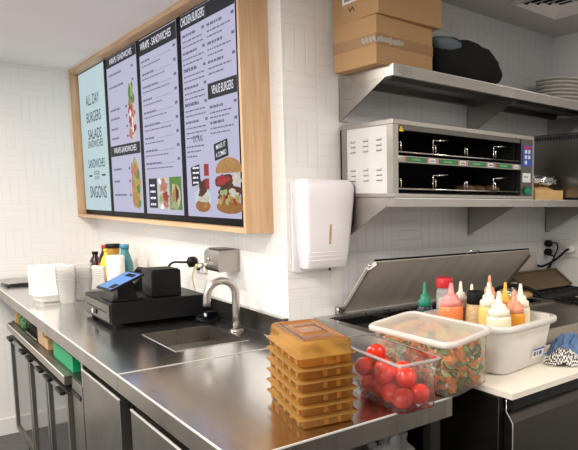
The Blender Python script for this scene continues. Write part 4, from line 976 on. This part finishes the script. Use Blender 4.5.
# tongs, foil lump and scraper on the rail
t = thing('tongs', 'black handled steel tongs lying on crumpled foil by the hob', 'tongs', (.87, -.262, 1.012), (0, 0, -.15))
b = B(); b.tube(bez((-.10, .02, .01), (-.08, .0, .075), (.06, -.02, .085), (.14, -.05, .012), 16), [.008]*16, M['black'], 8); b.build('arm', t)
b = B(); b.tube(bez((-.07, .05, .01), (-.05, .03, .06), (.07, .01, .07), (.16, -.02, .012), 16), [.007]*16, M['black'], 8); b.build('arm', t)
b = B(); b.lathe([(0, 0), (.014, 0), (.014, .03), (0, .03)], M['chrome'], (.03, -.0, .045), 12); b.build('hinge', t)
t = thing('foil_wrap', 'crumpled foil parcel with brown crust on the prep fridge rail', 'foil', (.90, -.235, 1.001))
b = B(); b.ball((0, 0, .030), .058, M['foil'], (1.3, .8, .62), 30, 20, lambda d: 1+.4*noise.noise(d*5)+.2*noise.noise(d*11)); b.build('foil', t)
b = B(); b.ball((-.04, .0, .04), .028, M['bread'], (1.3, 1, .8), 18, 12, lambda d: 1+.3*noise.noise(d*5)); b.build('crust', t); b = B(); b.ball((.085, -.03, .02), .022, M['bread'], (1.6, 1, .8), 18, 12, lambda d: 1+.3*noise.noise(d*5)); b.build('crust', t)
t = thing('scraper', 'steel scraper with pale handle lying across the near side of the hob', 'scraper', (1.13, -.50, 1.012), (0, 0, 1.1))
b = B(); b.tube([(-.09, 0, .004), (.02, 0, .004)], .009, M['board'], 10); b.build('handle', t)
b = B(); b.prism([(.02, -.012, 0), (.08, -.035, 0), (.08, .035, 0), (.02, .012, 0)], (0, 0, .003), M['chrome']); b.build('blade', t)

# ------------------------------------------------------------------ sockets and cables by the hob
def plate(label, loc, axis):
    t = thing('wall_socket', label, 'socket', loc); b = B()
    if axis == 'y': b.box(-.045, .045, -.009, -.0005, -.045, .045, M['socket'], bev=.003)
    else: b.box(-.009, -.0005, -.06, .06, -.045, .045, M['socket'], bev=.003)
    b.build('cover_plate', t)
    for s in (-.02, .02):
        b = B()
        if axis == 'y': b.lathe([(0, -.011), (.014, -.011), (.016, -.009), (0, -.009)], M['white_pl2'], (0, 0, s), 16, 'Y')
        else: b.lathe([(0, -.011), (.016, -.011), (.018, -.009), (0, -.009)], M['white_pl2'], (0, s*1.4, 0), 16, 'X')
        b.build('outlet', t)
    return t
plate('white wall socket with two black plugs above the hob corner', (1.425, 0, 1.195), 'y')
plate('white wall socket with one grey plug on the right wall', (WX, -.13, 1.195), 'x')
def cable(label, plug_at, n, pts, r=.004, m='black', name='power_cable', pm='black', pr=.018):
    t = thing(name, label, 'cable', plug_at); p0 = Vector(plug_at); n = Vector(n)
    b = B(); b.tube([n*.001, n*.006, n*.030, n*.036], [pr*.8, pr, pr, pr*.6], M[pm], 16); b.build('plug', t)
    b = B(); b.tube([n*.034]+[Vector(p)-p0 for p in pts], r, M[m], 8); b.build('lead', t)
cable('black plug and lead in the upper outlet above the hob', (1.425, -.0115, 1.217), (0, -1, 0), [(1.430, -.06, 1.222)]+bez((1.435, -.07, 1.222), (1.455, -.10, 1.20), (1.44, -.02, 1.12), (1.44, -.016, 1.035)))
cable('black plug and lead in the lower outlet above the hob', (1.425, -.0115, 1.173), (0, -1, 0), [(1.415, -.05, 1.165)]+bez((1.410, -.055, 1.16), (1.45, -.10, 1.15), (1.395, -.02, 1.09), (1.40, -.016, 1.035)))
cable('black lead with pale grey plug on the right wall', (WX-.0115, -.158, 1.195), (-1, 0, 0), [(1.42, -.15, 1.19)]+bez((1.41, -.148, 1.185), (1.37, -.13, 1.14), (1.37, -.018, 1.08), (1.36, -.014, 1.11)), .006, 'black', 'power_cable', 'socket', .022)

# ------------------------------------------------------------------ menu wall: soap dispenser, socket, cable
t = thing('soap_dispenser', 'brushed steel soap dispenser box on the wall above the tap', 'soap dispenser', (0, .465, 1.145))
b = B(); b.prism([(-.001, -.07, 0), (-.080, -.07, .0), (-.085, -.07, .010), (-.085, -.07, .070), (-.076, -.07, .084), (-.001, -.07, .088)], (0, .14, 0), M['steel_v']); bd = b.build('body', t)
b = B(); b.box(-.072, -.010, -.06, .06, .086, .0895, M['steel_dark'], bev=.0015); b.build('lid', t)
b = B(); b.tube([(-.085, .045, .02), (-.105, .045, .02), (-.118, .045, .012)], [.010, .010, .006], M['chrome'], 12); b.lathe([(0, 0), (.007, 0), (.007, .008), (0, .008)], M['black'], (-.118, .045, .002), 10); b.build('spout', t)
b = B(); b.lathe([(0, -.0895), (.007, -.0895), (.007, -.0855), (0, -.0855)], M['chrome'], (0, .02, .046), 12, 'X'); b.build('sight_window', t)
t = thing('wall_socket', 'white wall socket with a black plug left of the soap dispenser', 'socket', (0, .80, 1.148))
b = B(); b.box(-.009, -.0005, -.065, .065, -.045, .045, M['socket'], bev=.003); b.build('cover_plate', t)
for s in (-.03, .03): b = B(); b.lathe([(0, -.011), (.018, -.011), (.02, -.009), (0, -.009)], M['white_pl2'], (0, s, 0), 16, 'X'); b.build('outlet', t)
cable('black plug with lead looping down behind the receipt printer', (-.0115, .83, 1.150), (-1, 0, 0), [(-.06, .86, 1.148)]+bez((-.065, .88, 1.147), (-.09, 1.02, 1.15), (-.085, .99, 1.06), (-.085, .93, 1.042)), .005, 'black', 'power_cable', 'black', .024)
t = thing('charger_cable', 'thin yellow cable hanging from the wall socket to the worktop', 'cable', (-.0115, .775, 1.135))
b = B(); b.tube([(0, 0, 0), (-.022, 0, 0)], .010, M['ivory_cable'], 10); b.build('plug', t)
b = B(); b.tube([(-.02, 0, 0)]+bez((-.026, 0, -.002), (-.045, .02, -.05), (-.03, .0, -.10), (-.022, -.05, -.200), 16), .0025, M['ivory_cable'], 6); b.build('lead', t)
t = thing('cable_coil', 'loose coil of dark cable on the worktop behind the cash drawer', 'cable', (-.075, .56, CT+.0045))
b = B()
for k in range(3): b.tube([(.038*math.cos(a)*(1+.12*k), .045*math.sin(a+.3*k), .006*k+.010*math.sin(a*1.0+k)*.5+.004) for a in [2*PI*i/24 for i in range(25)]], .004, M['black'], 6)
b.build('coil', t)
b = B(); b.box(-.02, .02, -.06, -.02, .016, .040, M['black_gloss'], bev=.004); b.box(-.021, -.0195, -.052, -.030, .022, .034, M['label']); b.build('adapter', t)

# ------------------------------------------------------------------ till
t = thing('cash_drawer', 'black cash drawer with grey front standing on the worktop', 'cash drawer', (-.235, .845, CT+.0005)); L = (-.235, .845, CT)
b = B(); bx(b, -.398, -.045, .640, 1.035, CT+.012, CT+.098, M['black'], L, bev=.003); b.build('casing', t)
b = B(); bx(b, -.404, -.398, .652, 1.024, CT+.022, CT+.088, M['steel_dark'], L, bev=.002); df = b.build('drawer_front', t)
b = B(); bx(b, -.4055, -.404, .68, .98, CT+.056, CT+.060, M['ink'], L); bx(b, -.408, -.404, .825, .865, CT+.034, CT+.052, M['black'], L); b.lathe([(0, -.411), (.008, -.411), (.009, -.4055), (0, -.4055)], M['chrome'], (-L[0], .875-L[1], .040), 14, 'X'); b.build('lock', df)
for (x, y) in ((-.37, .67), (-.37, 1.0), (-.07, .67), (-.07, 1.0)):
    b = B(); b.lathe([(0, 0), (.015, 0), (.015, .012), (0, .012)], M['black_matt'], (x-L[0], y-L[1], 0), 12); b.build('foot', t)
DZ = CT+.0992
t = thing('receipt_printer', 'black cube receipt printer on the cash drawer', 'printer', (-.185, .745, DZ))
b = B(); b.box(-.056, .056, -.068, .062, 0, .108, M['black'], bev=.005); b.build('casing', t)
b = B(); b.box(-.050, .050, -.062, .056, .108, .112, M['black'], bev=.0015); b.box(-.048, .03, .030, .036, .112, .1135, M['ink']); b.build('lid', t)
t = thing('tablet_till', 'tilted tablet till with lit blue screen on the cash drawer', 'tablet', (-.340, .700, DZ), (0, 0, 0))
b = B(); b.box(-.05, .06, -.05, .09, 0, .010, M['black'], bev=.002); b.prism([(-.028, -.04, .010), (.040, -.04, .010), (.025, -.04, .082), (-.028, -.04, .058)], (0, .06, 0), M['black']); b.build('stand', t)
# tablet corners found from its real size: 0.19 x 0.135, tipped back
tb = Matrix.Translation((-.010, -.02, .074)) @ Matrix.Rotation(.086, 4, 'Z') @ Matrix.Rotation(-.426, 4, 'Y')
b = B(); b.box(-.065, .065, -.075, .075, 0, .008, M['black'], tb, bev=0); tbp = b.build('tablet_body', t)
b = B(); b.box(-.057, .057, -.067, .067, .008, .0084, M['scr_tab'], tb); b.box(-.053, -.025, -.062, -.02, .0084, .0088, M['scr_dark'], tb); b.box(.03, .05, -.05, .03, .0084, .0088, M['scr_ink'], tb); b.build('display', tbp)
t = thing('card_terminal', 'black payment terminal propped up behind the tablet till', 'terminal', (-.235, 1.02, DZ+.004), (0, 0, .3))
b = B(); X = Matrix.Rotation(.75, 4, 'X') if False else Matrix.Translation((0, -.05, .03)) @ Matrix.Rotation(-.75, 4, 'Y')
b.box(-.07, .07, -.04, .04, 0, .018, M['black'], X); b.box(-.035, .035, -.085, -.015, 0, .03, M['black']); b.build('casing', t)
b = B(); b.box(-.06, -.01, -.032, .032, .018, .0186, M['steel_dark'], X); b.build('keypad', t)
b = B(); b.box(.005, .055, -.032, .032, .018, .0186, M['black_gloss'], X); b.build('display', t)

# ------------------------------------------------------------------ tableware stacks on the worktop
def foam_stack(loc, w, d, n, step, labels, grp, rz, hbase=.03, name='takeaway_bowl'):
    t0 = None
    for k in range(n):
        if t0 is None:
            t0 = thing(name, labels[0], 'bowl', loc, (0, 0, rz), grp)
            b = B(); b.rloft([(w*.70, d*.70, .012, 0), (w*.74, d*.74, .014, .003), (w*.96, d*.96, .016, hbase), (w*.99, d*.99, .018, hbase-.003), (w, d, .018, hbase-.001), (w, d, .018, hbase+.009), (w*.95, d*.95, .016, hbase+.009), (w*.74, d*.74, .014, .006)], M['foam']); b.build('shell', t0)
        else: dup(t0, (loc[0], loc[1], loc[2]+step*k), (0, 0, rz+random.uniform(-.02, .02)), labels[k])
order = ['lowest', 'second from the bottom', 'third from the bottom', 'fourth from the bottom', 'fifth from the bottom', 'sixth from the bottom', 'fifth from the top', 'fourth from the top', 'third from the top', 'second from the top', 'topmost']
def ords(n): return [order[i] if i < (n+1)//2 else order[len(order)-(n-i)] for i in range(n)]
foam_stack((-.432, 1.560, CT+.0005), .145, .140, 11, .0126, [f'white foam bowl in the front stack on the far worktop, {o}' for o in ords(11)], 'front stack of white foam bowls', .12, .036)
foam_stack((-.252, 1.690, CT+.0005), .135, .125, 10, .0113, [f'white foam bowl in the stack behind the cash drawer, {o}' for o in ords(10)], 'rear stack of white foam bowls', .1, .030)
# two columns of clear cups
for q, (x, y) in enumerate(((-.392, 1.425), (-.312, 1.495))):
    c0 = None; n = 6; side = ('near', 'far')[q]
    for k in range(n):
        lb = f'clear plastic cup in the {side} column between the foam bowls, {ords(6)[k]}'
        if c0 is None:
            c0 = thing('clear_cup', lb, 'cup', (x, y, CT+.0005), (0, 0, 0), f'{side} column of clear cups'); b = B()
            b.lathe([(0, 0), (.027, 0), (.029, .004), (.040, .100), (.042, .101), (.042, .104)], M['cups'], seg=22); b.build('cup_wall', c0)
        else: dup(c0, (x, y, CT+.0005+.0155*k), None, lb)
# roll of paper and drink bottles in the far corner
t = thing('paper_roll', 'tall white kitchen paper roll standing behind the tablet till', 'paper roll', (-.180, 1.440, CT+.0005))
b = B(); b.lathe([(.016, .0), (.036, 0), (.039, .003), (.039, .212), (.036, .215), (.016, .215)], M['paper'], seg=32); b.build('paper', t)
b = B(); b.lathe([(.013, 0), (.0158, 0), (.0158, .213), (.013, .213), (.013, 0)], M['card'], seg=20); b.build('core', t)
def drink(label, loc, r, h, body, cap, lab=None, neck=.4):
    t = thing('drink_bottle', label, 'bottle', loc, (0, 0, 0), 'drink bottles in the far corner')
    b = B(); b.lathe([(0, 0), (r*.9, 0), (r, .006), (r, h*.35), (r*.93, h*.42), (r, h*.5), (r, h*.62), (r*.72, h*.76), (r*neck, h*.86), (r*neck, h*.92), (0, h*.92)], M[body]); b.build('bottle_body', t)
    b = B(); b.lathe([(0, h*.92), (r*neck*1.15, h*.92), (r*neck*1.15, h*.995), (r*neck, h), (0, h)], M[cap]); b.build('cap', t)
    if lab: b = B(); b.lathe([(r*1.01, h*.30), (r*1.02, h*.31), (r*1.02, h*.56), (r*1.01, h*.57)], M[lab]); b.build('bottle_label', t)
drink('dark cola bottle with red label, at the left of the corner bottles', (-.125, 2.085, CT+.0005), .034, .190, 'cola', 'black', 'red')
drink('taller dark cola bottle with red cap behind the paper roll', (-.105, 1.960, CT+.0005), .033, .235, 'cola', 'red', 'red')
drink('yellow drink bottle beside the paper roll', (-.125, 1.830, CT+.0005), .034, .222, 'juice_y', 'yellow')
drink('amber jar shaped bottle with dark wide lid behind the paper roll', (-.125, 1.700, CT+.0005), .036, .256, 'amberjar', 'black', None, .85)
drink('large teal water bottle with blue cap right of the paper roll', (-.120, 1.505, CT+.0005), .036, .264, 'teal', 'blue_cap', None, .5)
t = thing('folded_tray', 'flat grey metal tray at the far end of the worktop by the wall', 'tray', (-.36, 2.40, CT+.0005))
b = B(); b.rloft([(.30, .25, .02, 0), (.32, .27, .025, .016), (.33, .28, .025, .017), (.32, .27, .022, .019), (.30, .25, .02, .019)], M['steel']); b.build('tray_body', t)

# ------------------------------------------------------------------ light
def area(name, loc, size, energy, col, rot=(0, 0, 0), sy=None):
    l = bpy.data.lights.new(name, 'AREA'); l.energy = energy; l.color = col; l.size = size
    if sy: l.shape = 'RECTANGLE'; l.size_y = sy
    o = bpy.data.objects.new(name, l); COL.objects.link(o); o.location = loc; o.rotation_euler = rot
    return o
for (x, y, z, e) in ((-1.15, 1.0, 2.20, 26), (-1.3, -.9, 2.20, 30), (-2.9, .2, 2.20, 24), (-2.9, -2.4, 2.20, 24), (-1.0, -3.4, 2.20, 24), (.6, -1.75, 2.25, 15), (.6, -3.6, 2.25, 12)):
    area('ceiling_light', (x, y, z), .42, e, (1, .935, .85))
area('ceiling_spot', (-.86, 1.35, 2.205), .12, 8, (1, .94, .86)); area('ceiling_spot', (-.90, -.35, 2.205), .12, 3, (1, .94, .86))
def ceiling_fill(loc, e):
    l = bpy.data.lights.new('ceiling_fill_light', 'POINT'); l.energy = e; l.color = (1, .93, .86); l.shadow_soft_size = .16
    o = bpy.data.objects.new('ceiling_fill_light', l); COL.objects.link(o); o.location = loc
ceiling_fill((-2.0, .9, 1.72), 11); ceiling_fill((-2.0, -1.2, 1.72), 8)  # added point lights, out of view, to brighten the ceiling
w = bpy.data.worlds.new('World'); SC.world = w; w.use_nodes = True
w.node_tree.nodes['Background'].inputs[0].default_value = (.93, .96, 1, 1); w.node_tree.nodes['Background'].inputs[1].default_value = 2.2
SC.cycles.transparent_max_bounces = 32

# ------------------------------------------------------------------ camera
cam = bpy.data.cameras.new('camera'); co = bpy.data.objects.new('camera', cam); COL.objects.link(co); SC.camera = co
yaw, pit, rol = math.radians(45.74074593), math.radians(-6.09738956), math.radians(.54383131)
f = Vector((math.sin(yaw)*math.cos(pit), math.cos(yaw)*math.cos(pit), math.sin(pit))); rt = Vector((math.cos(yaw), -math.sin(yaw), 0)); up = rt.cross(f)
r2 = rt*math.cos(rol)+up*math.sin(rol); u2 = -rt*math.sin(rol)+up*math.cos(rol)
R = Matrix((r2, u2, -f)).transposed().to_4x4(); R.translation = (-1.01, -1.99, 1.43)
co.matrix_world = R
cam.sensor_fit = 'HORIZONTAL'; cam.sensor_width = 36; cam.lens = 601.5109/578*36
cam.shift_x = -202.2315/578; cam.shift_y = 40.8749/578
cam.clip_start = .02
SC.view_settings.view_transform = 'Standard'; SC.view_settings.look = 'None'; SC.view_settings.exposure = .15
